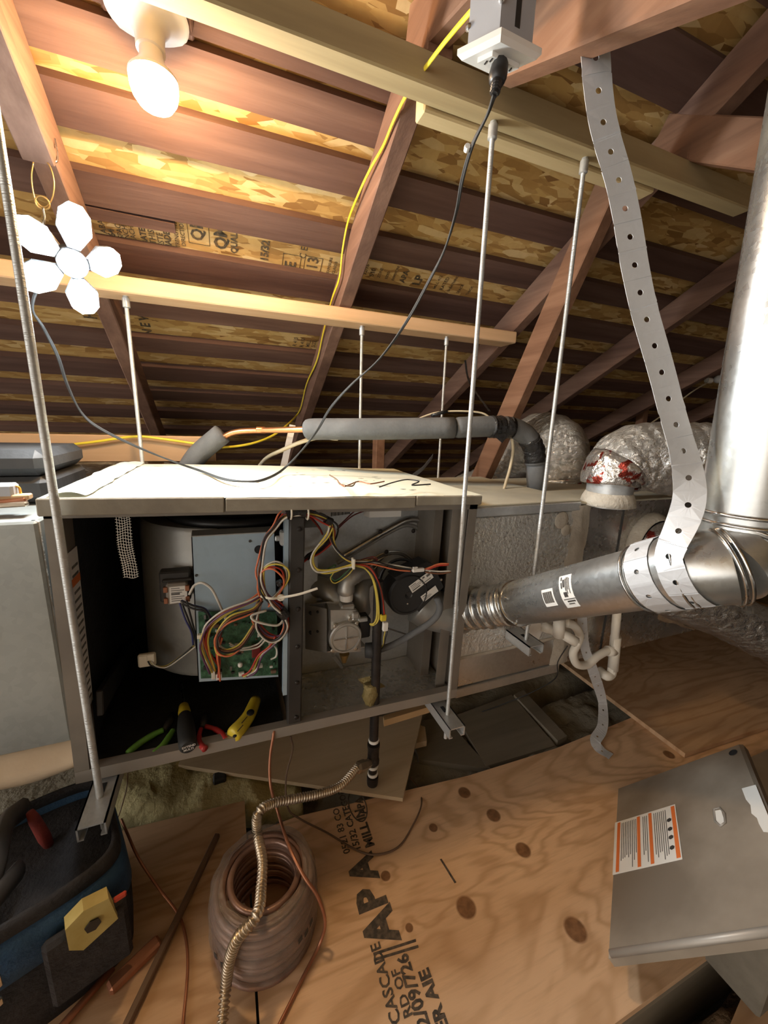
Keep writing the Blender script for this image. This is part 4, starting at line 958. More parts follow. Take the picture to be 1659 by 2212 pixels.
flex('flexible_duct', [at(1420, 1275, Y=.765), at(1470, 1292, Y=.75), at(1560, 1325, Y=.72), at(1660, 1372, Y=.68), at(1800, 1425, Y=.62)], [.07, .095], 'foil flexible duct at the right edge below the vent elbow', 5.1, m='foil_duct_dark')
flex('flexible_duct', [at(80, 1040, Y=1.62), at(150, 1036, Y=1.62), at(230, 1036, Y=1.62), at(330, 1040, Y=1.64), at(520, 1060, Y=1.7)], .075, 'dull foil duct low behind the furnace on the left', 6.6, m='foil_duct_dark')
batt('insulation_batt', 'brown_insulation', at(1395, 1322, Y=.86), at(1500, 1350, Y=.80), at(1500, 1338, Y=.84), at(1395, 1305, Y=.90), .05, .012, 9, 'torn tan insulation hanging below the right-hand foil duct')
# return duct left
rd_ = thing('return_duct', 'pale sheet metal return duct left of the furnace', 'duct', (-.85, 1.07, -.72))
zb = at(60, 1622, Y=.835).z
MB().rbox((-.815, 1.08, (-.185+zb)/2), (1.01, .49, -.185-zb), .004).build('body', 'duct_sheet', rd_)
MB().rbox((-.316, .845, (-.185+zb)/2), (.014, .012, -.185-zb), .003).build('end_flange', 'mastic_tape', rd_)
# tool case and gadget on it
tc = thing('tool_case', 'black plastic tool case lying on the return duct', 'case', at(40, 1085, Y=1.0))
cz = -.183
MB().rbox((-.56, 1.12, cz+.028), (.44, .26, .052), .012).build('case_base', 'case_grey', tc)
MB().rbox((-.56, 1.12, cz+.082), (.44, .26, .052), .016).build('case_lid', 'case_grey', tc)
MB().rbox((-.60, .985, cz+.062), (.12, .018, .05), .004).build('latch', 'black_plastic', tc)
gd = thing('flaring_tool', 'small brass and copper gadget on the return duct in front of the tool case', 'tool', at(20, 1095, Y=.90))
for i, (a, b2, y) in enumerate((((0, 1092), (60, 1088), .88), ((0, 1084), (58, 1078), .89))):
    MB().beam(at(a[0]-20, a[1]+1, Y=y), at(b2[0], b2[1], Y=y), .014, .008, (0, 0, 1)).build('bar', 'copper_dull' if i else 'flex_steel', gd)
MB().rbox(at(12, 1062, Y=.90), (.032, .03, .03), .004).build('block', 'outlet_grey', gd)
MB().tube(cr(pY([(22, 1050, .90), (40, 1052, .90), (45, 1066, .90), (50, 1080, .89)]), 4), .0022, 6).build('wire_bail', 'tool_orange', gd, True)
MB().rbox(at(10, 1074, Y=.895), (.075, .02, .010), .002).build('yoke', 'pale_pine_x', gd)

# ================================================================== VENT PIPE
vt = thing('vent_pipe', 'galvanized flue vent pipe rising at the right edge', 'pipe', at(1590, 1290, D=.60))
f0, f1 = at(985, 1322, D=1.11), at(1108, 1303, D=.985)
P1 = at(1118, 1302, D=.975); P2 = at(1415, 1243, D=.665)
d1 = (P2-P1).normalized()
Vp = at(1628, 1040, D=.585)
# flexible connector: corrugated tube
N = 70; pts = [f0.lerp(f1, i/N) for i in range(N+1)]
rr = [.050 + .0045*max(0, math.sin(i*.62))**2 + (.004*max(0, math.sin(i*.9))**3 if i > 40 else 0) for i in range(N+1)]
MB().tube(pts, rr, 32).build('flexible_connector', 'galvanized_pipe', vt, True)
MB().tube([P1 - d1*.016, P1 - d1*.014, P1 + d1*.004, P1 + d1*.006], [.054, .0565, .0565, .054], 32).build('clamp_band', 'bright_steel', vt, SM)
RP = .0535
MB().tube([P1, P2], RP, 48).build('straight_pipe', 'galvanized_pipe', vt, SM)
# adjustable elbow in gores
C = P2 + d1*.115
Cv = V((Vp.x, Vp.y, C.z)); 
E = cr([P2, P2 + d1*.055, (C+Cv)*.5 + V((0, 0, -.012)), Cv.lerp(Vp, .12) , Cv.lerp(Vp, .42)], 5)
R2 = .0565
def seg(a, b2, nm, m='galvanized_pipe', r=R2, ext=.004):
    dd = (b2-a).normalized(); MB().tube([a-dd*ext, a-dd*ext+dd*.002, b2+dd*ext-dd*.002, b2+dd*ext], [r*1.025, r*1.03, r*1.03, r*1.025], 40).build(nm, m, vt, SM)
cutp = [0, 5, 9, 12, 15, 20]
for i in range(5):
    a, b2 = E[cutp[i]], E[cutp[i+1]]
    seg(a, b2, 'elbow_gore')
    if i < 4:
        tt = (E[min(cutp[i+1]+1, 20)] - E[cutp[i+1]-1]).normalized(); u = tt.orthogonal().normalized(); w = tt.cross(u)
        for o_ in (-.004, .004): MB().tube([b2 + tt*o_ + (u*math.cos(a_) + w*math.sin(a_))*R2*1.045 for a_ in [2*math.pi*k/48 for k in range(48)]], .0026, 6, closed=True).build('elbow_rib', 'bright_steel', vt, True)
for o_ in (.0, .010): MB().tube([P2 + d1*(-.02+o_) + (d1.orthogonal().normalized()*math.cos(a_) + d1.cross(d1.orthogonal().normalized())*math.sin(a_))*RP*1.05 for a_ in [2*math.pi*k/48 for k in range(48)]], .0024, 6, closed=True).build('pipe_bead', 'bright_steel', vt, True)
up = (at(1710, 300, D=.50) - Vp).normalized(); up = (up*.35 + V((0, 0, 1))*.65).normalized()
ve = E[-1]; zroof = RB0 - .534*Vp.y - .0
MB().tube([ve, ve + up*((zroof-ve.z)/up.z)], R2*1.0, 48).build('vertical_pipe', 'galvanized_pipe', vt, SM)
for o_ in (.002, .016): MB().tube([ve + up*o_ + (V((1, 0, 0))*math.cos(a_) + V((0, 1, 0))*math.sin(a_))*R2*1.05 for a_ in [2*math.pi*k/48 for k in range(48)]], .003, 6, closed=True).build('pipe_bead', 'bright_steel', vt, True)
# stickers wrapped on the straight pipe
def wrap(t0, t1, a0, a1, name, m, e=.0008, nu=10, nv=10, parent=None, sl=0):
    w0 = V((0, 0, 1)) - d1*d1.z; w0.normalize(); s0 = d1.cross(w0); L = (P2-P1).length
    if s0.y > 0: s0 = -s0
    def fn(u, v):
        a = math.radians(a0 + (a1-a0)*v); p = P1 + d1*L*(t0 + (t1-t0)*u + sl*v)
        return p + (w0*math.cos(a) + s0*math.sin(a))*(RP + e)
    return MB().grid(fn, nu, nv).build(name, m, parent or vt, True), fn
bs_ = wrap(.41, .50, 74, 112, 'barcode_sticker', 'label_paper')[0]
for i in range(15): wrap(.418+.0049*i, .418+.0049*i+.0024+.001*(i % 3 == 0), 80, 104, 'barcode_bar', 'ink', .0014, 1, 8, bs_)
rs_k = wrap(.55, .64, 52, 122, 'rating_sticker', 'label_paper')[0]
for i, (ta, tb, a0, a1) in enumerate(((.565, .572, 56, 64), (.565, .573, 68, 80), (.578, .590, 62, 78), (.594, .599, 60, 86), (.603, .607, 58, 92), (.611, .615, 58, 84), (.575, .60, 88, 98), (.62, .624, 60, 92), (.56, .64, 102, 103.5), (.58, .635, 106, 109), (.58, .62, 112, 114))): wrap(ta, tb, a0, a1, 'print_line', 'ink', .0014, 2, 8, rs_k)
for (px, py) in ((1390, 1203), (1392, 1236), (1400, 1225), (1128, 1298), (1120, 1325)):
    c = at(px, py, D=.64 if px > 1200 else .95); 
    q_ = P1 + d1*(c-P1).dot(d1); nn = (c-q_).normalized(); MB().sphere(q_ + nn*RP*1.05, .0035, 8, 5).build('pipe_screw', 'bright_steel', vt)
# damper nut and stamped letters on the elbow
# perforated hanger strap -------------------------------------------------------------
def strip(name, m, pts, w, wd, label, holes, parent=None, pitch=.040, th=.0009, sub=10, group=None, hr=.0042, cat='strap'):
    P = cr(pts, sub); D = [0]
    for a, b2 in zip(P, P[1:]): D.append(D[-1] + (b2-a).length)
    def pos(s):
        s = max(0, min(D[-1], s)); i = max(0, min(len(P)-2, next((k for k in range(len(D)-1) if D[k+1] >= s), len(P)-2)))
        return P[i].lerp(P[i+1], (s-D[i])/max(1e-9, D[i+1]-D[i])), (P[i+1]-P[i]).normalized()
    def pt(s, x, e=0):
        p, t = pos(s); wv = wd(s/D[-1], p, t) if callable(wd) else V(wd); wv = (wv - t*wv.dot(t)).normalized()
        return p + wv*x + t.cross(wv)*(e + .0016*mnoise.noise(V((s*13, x*20, 1))))
    b = MB(); k = 0; s = 0
    n = max(1, int(D[-1]/pitch)); pit = D[-1]/n
    for i in range(n):
        s0, s1 = i*pit, (i+1)*pit; sm_ = (s0+s1)/2
        if not holes:
            for j in range(4): 
                o = len(b.v); b.v += [pt(s0+(s1-s0)*j/4, -w/2), pt(s0+(s1-s0)*j/4, w/2), pt(s0+(s1-s0)*(j+1)/4, w/2), pt(s0+(s1-s0)*(j+1)/4, -w/2)]; b.f.append((o, o+1, o+2, o+3))
            continue
        # plain pieces above and below, square with a round hole between
        h = w/2
        for (a, c2) in ((s0, sm_-h*.9), (sm_+h*.9, s1)):
            if c2 - a > 1e-4:
                for j in range(3):
                    q0, q1 = a+(c2-a)*j/3, a+(c2-a)*(j+1)/3
                    o = len(b.v); b.v += [pt(q0, -h), pt(q0, h), pt(q1, h), pt(q1, -h)]; b.f.append((o, o+1, o+2, o+3))
        inn, out = [], []
        for k in range(16):
            a = 2*math.pi*k/16; cx, cy = math.cos(a), math.sin(a)
            f = 1/max(abs(cx), abs(cy)); inn.append(pt(sm_ + hr*cy, hr*cx)); out.append(pt(sm_ + h*.9*min(1, max(-1, f*cy)), h*min(1, max(-1, f*cx))))
        o = len(b.v); b.v += inn + out
        for k in range(16): b.f.append((o+k, o+16+k, o+16+(k+1) % 16, o+(k+1) % 16))
    ob = b.build(name, m, parent, False)
    md = ob.modifiers.new('weld', 'WELD'); md.merge_threshold = .0002
    md = ob.modifiers.new('thick', 'SOLIDIFY'); md.thickness = th
    return tag(ob, label, cat, group)
cen = P2 + d1*.055
w0 = (V((0, 0, 1)) - d1*d1.z).normalized(); s0 = d1.cross(w0)
if s0.y > 0: s0 = -s0
TT = [at(1284, 88, D=.55), at(1300, 250, D=.565), at(1345, 420, D=.575), at(1385, 640, D=.585), at(1445, 860, D=.59), at(1490, 1060, D=.585)]
WR = RP*1.13
arc = [cen + d1*(.014-.02*k/8) + (w0*math.cos(math.radians(a)) + s0*math.sin(math.radians(a)))*WR for k, a in enumerate((62, 90, 118, 146, 174, 205, 240))]
def swd(f, p, t):
    base = (at(1315, 108, D=.6) - at(1257, 112, D=.6)); 
    return base.lerp(d1*base.length, max(0, min(1, (f-.62)/.2)))
strip('perforated_strap', 'galvanized_strap', TT + arc, .041, swd, 'long perforated metal strap holding up the vent pipe', True)
# second turn of strap round the pipe
arc2 = [cen + d1*(-.042) + (w0*math.cos(math.radians(a)) + s0*math.sin(math.radians(a)))*WR*1.005 for a in (-60, -20, 10, 40, 70, 100, 130, 160, 190, 220, 260)]
strip('strap_loop', 'galvanized_strap', arc2, .041, lambda f, p, t: d1, 'second loop of perforated strap wrapped around the vent pipe', True)
# strap from the plenum down to the plywood
S2 = [at(1255, 1300, Y=.825), at(1262, 1390, Y=.82), at(1278, 1440, Y=.80), at(1300, 1510, Z=-.895), at(1302, 1568, Z=-.945), at(1286, 1600, Z=-.962), at(1297, 1619, Z=FZ+.004), at(1320, 1634, Z=FZ+.003)]
strip('floor_strap', 'galvanized_strap', S2, .032, (1, -.25, 0), 'curved metal strap running from the plenum down to the plywood', True, pitch=.05, hr=.003)

# wooden brace carrying outlet box and strap
wb = MB(); wb.beam((.487, .70, .628), (.487, .05, .345), .040, .088, (0, 0, 1), .003)
tag(wb.build('wooden_brace', 'old_brown_web'), 'rough brown wooden brace at the top, beside the outlet box', 'brace')

# ================================================================== OUTLET, CORD, CABLES
zo = at(1080, 112, D=.53).z
ob_ = thing('outlet_box', 'grey electrical outlet box with white cover plate, facing down', 'outlet', at(1080, 112, Z=zo))
co = [at(a, b2, Z=zo) for a, b2 in ((990, 120), (1072, 157), (1172, 118), (1080, 68))]
ctr = sum(co, V((0, 0, 0)))/4
e1 = (co[3]-co[0]+co[2]-co[1])*.5; e2 = (co[1]-co[0]+co[2]-co[3])*.5
def opt(a, b2, z=0): return ctr + e1*a + e2*b2 + V((0, 0, z))
MB().rings([[opt(x, y, z) for x, y in ((-s, -s), (s, -s), (s, s), (-s, s))] for s, z in ((.44, -.007), (.5, -.001), (.5, .006))]).build('cover_plate', 'plastic_white', ob_)
bz = RB0 - .534*ctr.y - .02 - ctr.z
MB().rings([[opt(x, y, z) for x, y in ((-.36, -.40), (.36, -.40), (.36, .40), (-.36, .40))] for z in (.006, bz*.55)]).build('box_body', 'outlet_grey', ob_)
MB().rings([[opt(x, y, z) for x, y in ((.362, -.06), (.368, -.06), (.368, .06), (.362, .06))] for z in (.02, bz*.5)]).build('side_seam', 'dark_metal', ob_)
MB().rings([[opt(x*.17, y*.33, z) for x, y in ((-1, -1), (1, -1), (1, 1), (-1, 1))] for z in (-.006, -.013)]).build('receptacle', 'plastic_white', ob_)
for yy in (-.24, .24):
    for xx in (-.06, .06): MB().box(opt(xx, yy, -.0132), (.002, .006, .0006)).build('slot', 'ink', ob_)
for (xx, yy, zz) in ((-.38, -.2, .05), (.38, -.42, .04), (-.40, -.36, .03)): MB().sphere(opt(xx, yy, zz), .005, 8, 6).build('screw', 'bright_steel', ob_)
MB().tube([opt(.38, -.1, .06), opt(.42, .15, .063), opt(.40, .35, .066)], .003, 6).build('cable_clip', 'dark_metal', ob_)
cd = thing('power_cable', 'black cord plugged into the outlet and swooping over to the work light', 'cord', at(560, 1035, Y=1.1))
zp = zo - .013
pA = V(at(1080, 140, Z=zp)); pB = pA + (at(1068, 205, D=.53) - pA)*1.0
MB().tube([pA, pA.lerp(pB, .35), pA.lerp(pB, .55), pA.lerp(pB, .6), pA.lerp(pB, 1.0)], [.011, .0125, .0105, .0075, .0045], 12).build('plug', 'black_plastic', cd, SM)
for k in range(4): 
    c = pA.lerp(pB, .62+.09*k); MB().lathe(c, (pB-pA), [(.0062, -.0015), (.0072, 0), (.0062, .0015)], 10).build('strain_relief', 'black_plastic', cd)
cpx = [(1068, 205, .53), (1052, 250, .56), (1020, 315, .60), (998, 390, .66), (985, 460, .72), (960, 540, .78), (925, 610, .84), (875, 700, .90), (820, 775, .95), (760, 830, 1.0), (715, 880, 1.04), (685, 930, 1.07), (650, 975, 1.09), (610, 1015, 1.09)]
top_z = lambda X: (WM[fur] @ V((X+.302, .3, LW+.012))).z - H
cp_ = pD(cpx)
for (a, b2) in ((570, 1036), (530, 1040), (480, 1034)):
    cp_.append(at(a, b2, Z=-.134))
cp_ += pY([(430, 1016, 1.14), (380, 999, 1.14), (300, 967, 1.13), (215, 925, 1.12), (175, 890, 1.12), (145, 830, 1.11), (125, 770, 1.10), (95, 710, 1.09), (70, 665, 1.08), (90, 610, 1.07), (140, 580, 1.06)])
spl = cr(cp_, 7)
for sgn in (-1, 1):
    MB().tube([p + V((.0012*sgn*math.cos(i*.12), .0012*sgn*math.sin(i*.12), .0012*sgn*math.sin(i*.12))) for i, p in enumerate(spl)], .0021, 7).build('conductor', 'black_rubber', cd, True)
MB().lathe(at(1009, 320, D=.605), (cp_[3]-cp_[2]), [(.0045, -.004), (.005, 0), (.0045, .004)], 10).build('tie', 'plastic_white', cd)
# yellow cable
yx = .3535 - .006
yc = [at(1032, 8, X=yx), at(985, 62, X=yx), at(940, 118, X=yx), at(880, 202, X=yx), at(850, 262, X=yx), at(828, 315, X=yx), at(800, 365, X=yx-.005), at(775, 418, X=yx-.008), at(752, 478, X=yx-.008), at(740, 540, X=yx-.005), at(733, 600, X=yx-.005), at(716, 650, X=yx-.005), at(698, 720, X=yx), at(684, 780, X=yx), at(662, 830, X=yx), at(650, 880, X=yx), at(640, 898, X=yx-.01),
      at(618, 920, Y=1.62), at(585, 943, Y=1.55), at(540, 959, Y=1.48), at(480, 966, Y=1.43), at(420, 958, Y=1.432), at(350, 948, Y=1.434), at(290, 943, Y=1.434), at(200, 955, Y=1.434), at(120, 963, Y=1.434), at(0, 968, Y=1.434), at(-90, 966, Y=1.434)]
tag(MB().tube(cr(yc, 6), .0042, 8, flat=.6).build('yellow_cable', 'yellow_cable', smooth=True), 'yellow flat house cable running down the middle rafter and along the pine board', 'cable')
tag(MB().tube(cr([at(552, 1018, Y=1.46), at(575, 990, Y=1.42), at(610, 972, Y=1.36), at(650, 955, Y=1.30), at(690, 945, Y=1.26), at(730, 948, Y=1.25)], 6), .0065, 8).build('control_cable', 'tan_cable', smooth=True), 'tan cable curving up from behind the furnace under the insulated pipe', 'cable')
# refrigerant line ------------------------------------------------------------------
ls = thing('refrigerant_line', 'grey foam-insulated refrigerant pipe running above the furnace', 'pipe', at(1155, 1065, Y=1.06))
F1 = cr([at(405, 1016, Y=1.40), at(430, 980, Y=1.40), at(480, 937, Y=1.38)], 6)
MB().tube(F1, .032, 20).build('foam_sleeve', 'foam_grey', ls, True)
MB().tube(cr([at(468, 962, Y=1.385), at(486, 943, Y=1.38), at(512, 933, Y=1.37), at(560, 930, Y=1.34), at(640, 928, Y=1.26), at(680, 927, Y=1.23)], 6), .0095, 14).build('copper_tube', 'copper', ls, True)
MB().lathe(at(564, 929, Y=1.337), (1, -.3, 0), [(.0100, -.014), (.0112, -.013), (.0112, .013), (.0100, .014)], 14).build('coupling', 'copper', ls, SM)
H1 = [at(657, 929, Y=1.25), at(668, 928, Y=1.24), at(690, 927, Y=1.225), at(780, 927, Y=1.17), at(880, 926, Y=1.13), at(980, 924, Y=1.09)]
MB().tube(cr(H1, 4), [.012, .020, .027, .031, .032]+[.0325]*16, 22).build('foam_sleeve', 'foam_grey', ls, True)
H2 = [at(982, 924, Y=1.09), at(1030, 922, Y=1.08), at(1075, 921, Y=1.07), at(1110, 925, Y=1.065), at(1140, 944, Y=1.06), at(1154, 975, Y=1.06), at(1156, 1002, Y=1.06)]
MB().tube(cr(H2, 5), [.029]+[.0325]*30, 22).build('foam_sleeve', 'foam_grey', ls, True)
MB().tube([at(1157, 995, Y=1.06), at(1158, 1030, Y=1.06), at(1160, 1066, Y=1.06)], [.030, .032, .031], 20).build('foam_sleeve', 'foam_grey', ls, True)
for L, rr_ in (([(1058, 922, 1.07), (1075, 922, 1.07), (1105, 924, 1.065)], .0345), ([(1142, 946, 1.06), (1153, 970, 1.06), (1156, 998, 1.06)], .0345)):
    pp = cr(pY(L), 6); MB().tube([p + mnoise.noise_vector(p*40)*.002 for p in pp], [rr_*(1+.05*math.sin(i*2.1)) for i in range(len(pp))], 22).build('tape_wrap', 'black_tape', ls, True)
MB().prism(pY([(1062, 940, 1.035), (1102, 936, 1.035), (1085, 957, 1.035), (1075, 948, 1.035)]), (0, .002, 0)).build('tape_tail', 'black_tape', ls)
MB().tube(cr(pY([(1106, 945, 1.08), (1108, 975, 1.08), (1102, 1010, 1.07), (1092, 1045, 1.06), (1088, 1060, 1.05)]), 5), .005, 8).build('liquid_line', 'tan_cable', ls, True)
MB().tube(cr(pY([(895, 908, 1.13), (940, 892, 1.12), (990, 888, 1.10), (1040, 892, 1.08), (1062, 905, 1.07)]), 5), .003, 6).build('control_wire', 'tan_cable', ls, True)
MB().tube(pY([(932, 898, 1.12), (966, 888, 1.11)]), .0055, 8).build('tape_wrap', 'black_tape', ls, True)
strip('hanger_wire_strap', 'black_tape', pY([(1005, 778, 1.32), (1012, 820, 1.30), (1030, 850, 1.2), (1058, 888, 1.10)]), .008, (1, 0, 0), 'thin dark hanger strap from the rafter to the insulated pipe', False)
strip('metal_strap', 'galvanized_strap', pY([(632, 918, 1.62), (622, 965, 1.58), (612, 1010, 1.5)]), .024, (1, -.2, 0), 'flat galvanized strap behind the copper pipe', False)
strip('metal_strap', 'galvanized_strap', pY([(935, 985, 1.75), (915, 1010, 1.7), (890, 1030, 1.6)]), .03, (.2, -.2, 1), 'flat galvanized strap near the rear rods behind the furnace right end', False)

# ================================================================== CONDENSATE DRAIN (PVC)
dr = thing('condensate_drain', 'white PVC condensate trap below the vent pipe', 'pipe', at(1310, 1460, Y=.80))
def pvc(L, r=.0125, nm='pipe', m='pvc_white', sub=6): return MB().tube(cr(pY(L), sub) if len(L) > 2 else pY(L), r, 16).build(nm, m, dr, True)
pvc([(1190, 1358, .825), (1215, 1370, .79)], .0165, 'tee_fitting'); pvc([(1213, 1368, .79), (1246, 1388, .76)], .0150, 'tee_fitting')
pvc([(1207, 1374, .79), (1208, 1338, .79)], .0165, 'cleanout'); pvc([(1170, 1352, .836), (1192, 1360, .82)], .0155, 'tee_fitting')
MB().lathe(at(1240, 1385, Y=.763), (at(1250, 1390, Y=.755)-at(1240, 1385, Y=.763)), [(.0115, 0), (.0115, .014), (.0100, .0145)], 6).build('plug', 'pvc_white', dr)
pvc([(1220, 1345, .80), (1240, 1352, .80), (1252, 1372, .80), (1246, 1392, .80), (1238, 1412, .80), (1246, 1434, .80), (1268, 1436, .80), (1290, 1418, .80), (1312, 1406, .80), (1330, 1406, .80)], .0125, 'trap')
pvc([(1334, 1310, .80), (1326, 1400, .80)], .0130, 'riser'); pvc([(1330, 1376, .80), (1324, 1446, .80)], .0165, 'tee_fitting')
pvc([(1324, 1440, .80), (1320, 1456, .80), (1310, 1460, .80), (1294, 1448, .83)], .0150, 'elbow', sub=8)
pvc([(1312, 1406, .80), (1326, 1406, .80)], .0165, 'tee_fitting')
tag(MB().tube(cr(pY([(1226, 1395, .80), (1205, 1430, .82), (1200, 1465, .84), (1150, 1495, .90), (1090, 1520, .96), (1040, 1538, 1.0)]), 6), .0017, 6).build('sensor_wire', 'black_rubber', smooth=True), 'thin black wire trailing from the drain trap over the insulation', 'wire')

# ================================================================== GAS FLEX, COPPER
gf = thing('gas_connector', 'corrugated metal gas connector snaking from the gas pipe to the lower edge', 'hose', at(565, 1940, Z=-.70))
GP = [V((gx.x-.014, .806, g(1638).z)), at(770, 1660, Y=.775), at(735, 1697, Y=.74), at(690, 1715, Y=.72), at(640, 1725, Y=.71), at(590, 1735, Y=.70), at(558, 1756, Y=.68), at(556, 1800, Z=-.815), at(567, 1860, Z=-.815), at(564, 1920, Z=-.818), at(560, 1960, Z=-.815), at(545, 1990, Z=-.815), at(515, 2025, Z=-.835), at(497, 2070, Z=-.88), at(488, 2130, Z=-.93), at(478, 2230, Z=-.955), at(470, 2300, Z=-.965)]
P = cr(GP[1:], 60); Dd = 0; rad = []
for i, p in enumerate(P):
    if i: Dd += (p-P[i-1]).length
    rad.append(.0082 + .0019*math.sin(Dd*2*math.pi/.0062))
MB().tube(P, rad, 10).build('corrugated_hose', 'flex_steel', gf, True)
MB().tube([GP[0], GP[0].lerp(GP[1], .35), GP[0].lerp(GP[1], .4), GP[0].lerp(GP[1], .9), GP[1]], [.011, .0115, .0145, .0145, .010], 6).build('flare_nut', 'flex_steel', gf)
# copper coil ---------------------------------------------------------------------------
kc = at(557, 2010, Z=FZ+.08); cc0 = V((.028, .625, FZ))
coil = thing('copper_coil', 'shrink-wrapped coil of copper tubing standing on the plywood', 'coil', cc0)
Rm = .066; tr_ = .0062
for lay in range(3):
    for k in range(11):
        z = FZ + .008 + .0112*k; R_ = Rm + .0122*lay + .003*math.sin(k*1.7+lay)
        if k == 10 and lay == 2: continue
        off = mnoise.noise_vector(V((lay*3.1, k*1.3, 0)))*.004
        MB().tube([cc0 + off + V((R_*math.cos(a), R_*math.sin(a)*1.02, z-FZ + .003*math.sin(a+k))) for a in [2*math.pi*i/44 for i in range(44)]], tr_, 8, closed=True).build('tube_turn', 'copper_coil', coil, True)
def film(u, v):
    a = 2*math.pi*u; prof = [(Rm+.033, .004), (Rm+.036, .03), (Rm+.036, .07), (Rm+.034, .108), (Rm+.026, .1295), (Rm+.008, .131)]
    f = v*(len(prof)-1); i = min(len(prof)-2, int(f)); r = prof[i][0] + (prof[i+1][0]-prof[i][0])*(f-i); z = prof[i][1] + (prof[i+1][1]-prof[i][1])*(f-i)
    r += .004*mnoise.noise(V((math.cos(a)*4, math.sin(a)*4, z*30)))
    return cc0 + V((r*math.cos(a), r*math.sin(a)*1.02, z))
MB().grid(film, 64, 16).build('plastic_wrap', 'plastic_film', coil, True)
def flapf(u, v):
    a = math.radians(205 + 75*u); r = Rm + .022 - .045*v; return cc0 + V((r*math.cos(a), r*math.sin(a), .133 - .04*v*v)) + mnoise.noise_vector(V((u*3, v*3, 0)))*.006
MB().grid(flapf, 14, 8).build('wrap_flap', 'plastic_film', coil, True)
for i, (a0, zz) in enumerate(((212, .050), (222, .046), (232, .050), (300, .060), (308, .057), (316, .061))):   # smudged black print on the wrap
    a = math.radians(a0); o = cc0 + V(((Rm+.039)*math.cos(a), (Rm+.039)*math.sin(a), zz)); tx_ = V((-math.sin(a), math.cos(a), 0))
    MB().prism([o - tx_*.004, o + tx_*.005 + V((0, 0, .003)), o + tx_*.004 + V((0, 0, .014)), o - tx_*.005 + V((0, 0, .011))], V((math.cos(a), math.sin(a), 0))*.0006).build('wrap_print', 'ink', coil)
def cuz(name, m, L, r, label, cat='tube', n=8): return tag(MB().tube(cr(L, 7), r, n).build(name, m, smooth=True), label, cat)
cuz('copper_line', 'copper_dull', [at(592, 1578, Y=.80), at(583, 1640, Y=.78), at(585, 1700, Y=.75), at(602, 1760, Y=.72), at(625, 1830, Z=-.82), at(655, 1890, Z=-.83), at(685, 1935, Z=-.86), at(702, 1990, Z=-.92), at(690, 2040, Z=-.965), at(655, 2110, Z=-.975), at(615, 2190, Z=-.975), at(580, 2260, Z=-.975)], .0032, 'thin copper line drooping from the furnace over the coil edge')
cuz('thin_wire', 'brown_wire', [at(628, 1592, Y=.82), at(632, 1620, Y=.84), at(618, 1680, Y=.83), at(622, 1745, Y=.80), at(650, 1770, Y=.78), at(705, 1798, Z=FZ+.006), at(770, 1836, Z=FZ+.004), at(815, 1846, Z=FZ+.004), at(860, 1830, Z=FZ+.004), at(888, 1790, Z=FZ+.005), at(910, 1740, Z=FZ+.01), at(905, 1705, Y=.80), at(886, 1680, Y=.84)], .0022, 'thin brown wire looping across the stamped lettering', 'wire')
cuz('thin_wire', 'copper_dull', [at(262, 1770, Z=-.88), at(275, 1800, Z=-.88), at(300, 1855, Z=-.90), at(340, 1915, Z=-.94), at(385, 1975, Z=FZ+.006), at(402, 2030, Z=FZ+.004), at(405, 2100, Z=FZ+.004), at(395, 2215, Z=FZ+.004), at(390, 2300, Z=FZ+.004)], .0027, 'thin brown tube running from the tool bag down between bag and coil', 'wire')
cuz('thin_wire', 'flex_steel', [at(276, 1660, Y=.88), at(274, 1700, Y=.88), at(262, 1745, Y=.87), at(255, 1765, Y=.86)], .0014, 'short thin wire hanging in front of the yellow batt', 'wire')
tag(MB().beam(at(470, 1803, Z=FZ+.010), at(264, 2235, Z=FZ+.010), .012, .012, (0, 0, 1)).build('dark_stick', 'brown_wire'), 'dark straight stick on the plywood left of the copper coil', 'stick')
tag(MB().tube([at(244, 2090, Z=FZ+.010), at(70, 2290, Z=FZ+.010)], .0062, 10).build('copper_rod', 'copper_dull', smooth=True), 'short copper rod lying at the foot of the tool bag', 'rod')
tag(MB().rbox(at(292, 2082, Z=FZ+.010), (.085, .022, .018), .004, Mx.Rotation(.55, 3, 'Z')).build('chisel_handle', 'copper_dull'), 'small reddish tool handle lying under the dark stick', 'tool')

# ================================================================== DOOR PANEL
TL, TR, BL = at(1332, 1702, Z=-.955), at(1600, 1603, Z=-.70), at(1309, 2062, Z=-.91)
dp = thing('door_panel', 'brown metal furnace door with an orange and white warning label', 'panel', TL)
ex = (TR-TL); wx = ex.length; ex.normalize(); ey = BL-TL; hy = ey.length; ey = (ey - ex*ey.dot(ex)*.0).normalized()
en = ex.cross(ey).normalized()
if en.z < 0: en = -en
def dpt(x, y, e=0): return TL + ex*x + ey*y + en*e
th = .020
MB().rings([[dpt(x, y, e) for x, y in ((i_, i_), (wx-i_, i_), (wx-i_, hy-i_), (i_, hy-i_))] for i_, e in ((.0, -th), (.0, -.006), (.006, 0))]).build('sheet', 'scuffed_panel', dp)
MB().tube([dpt(.006, hy-.006, -.005), dpt(wx-.006, hy-.006, -.005)], .0065, 12).build('rolled_edge', 'paint_grey', dp, True)

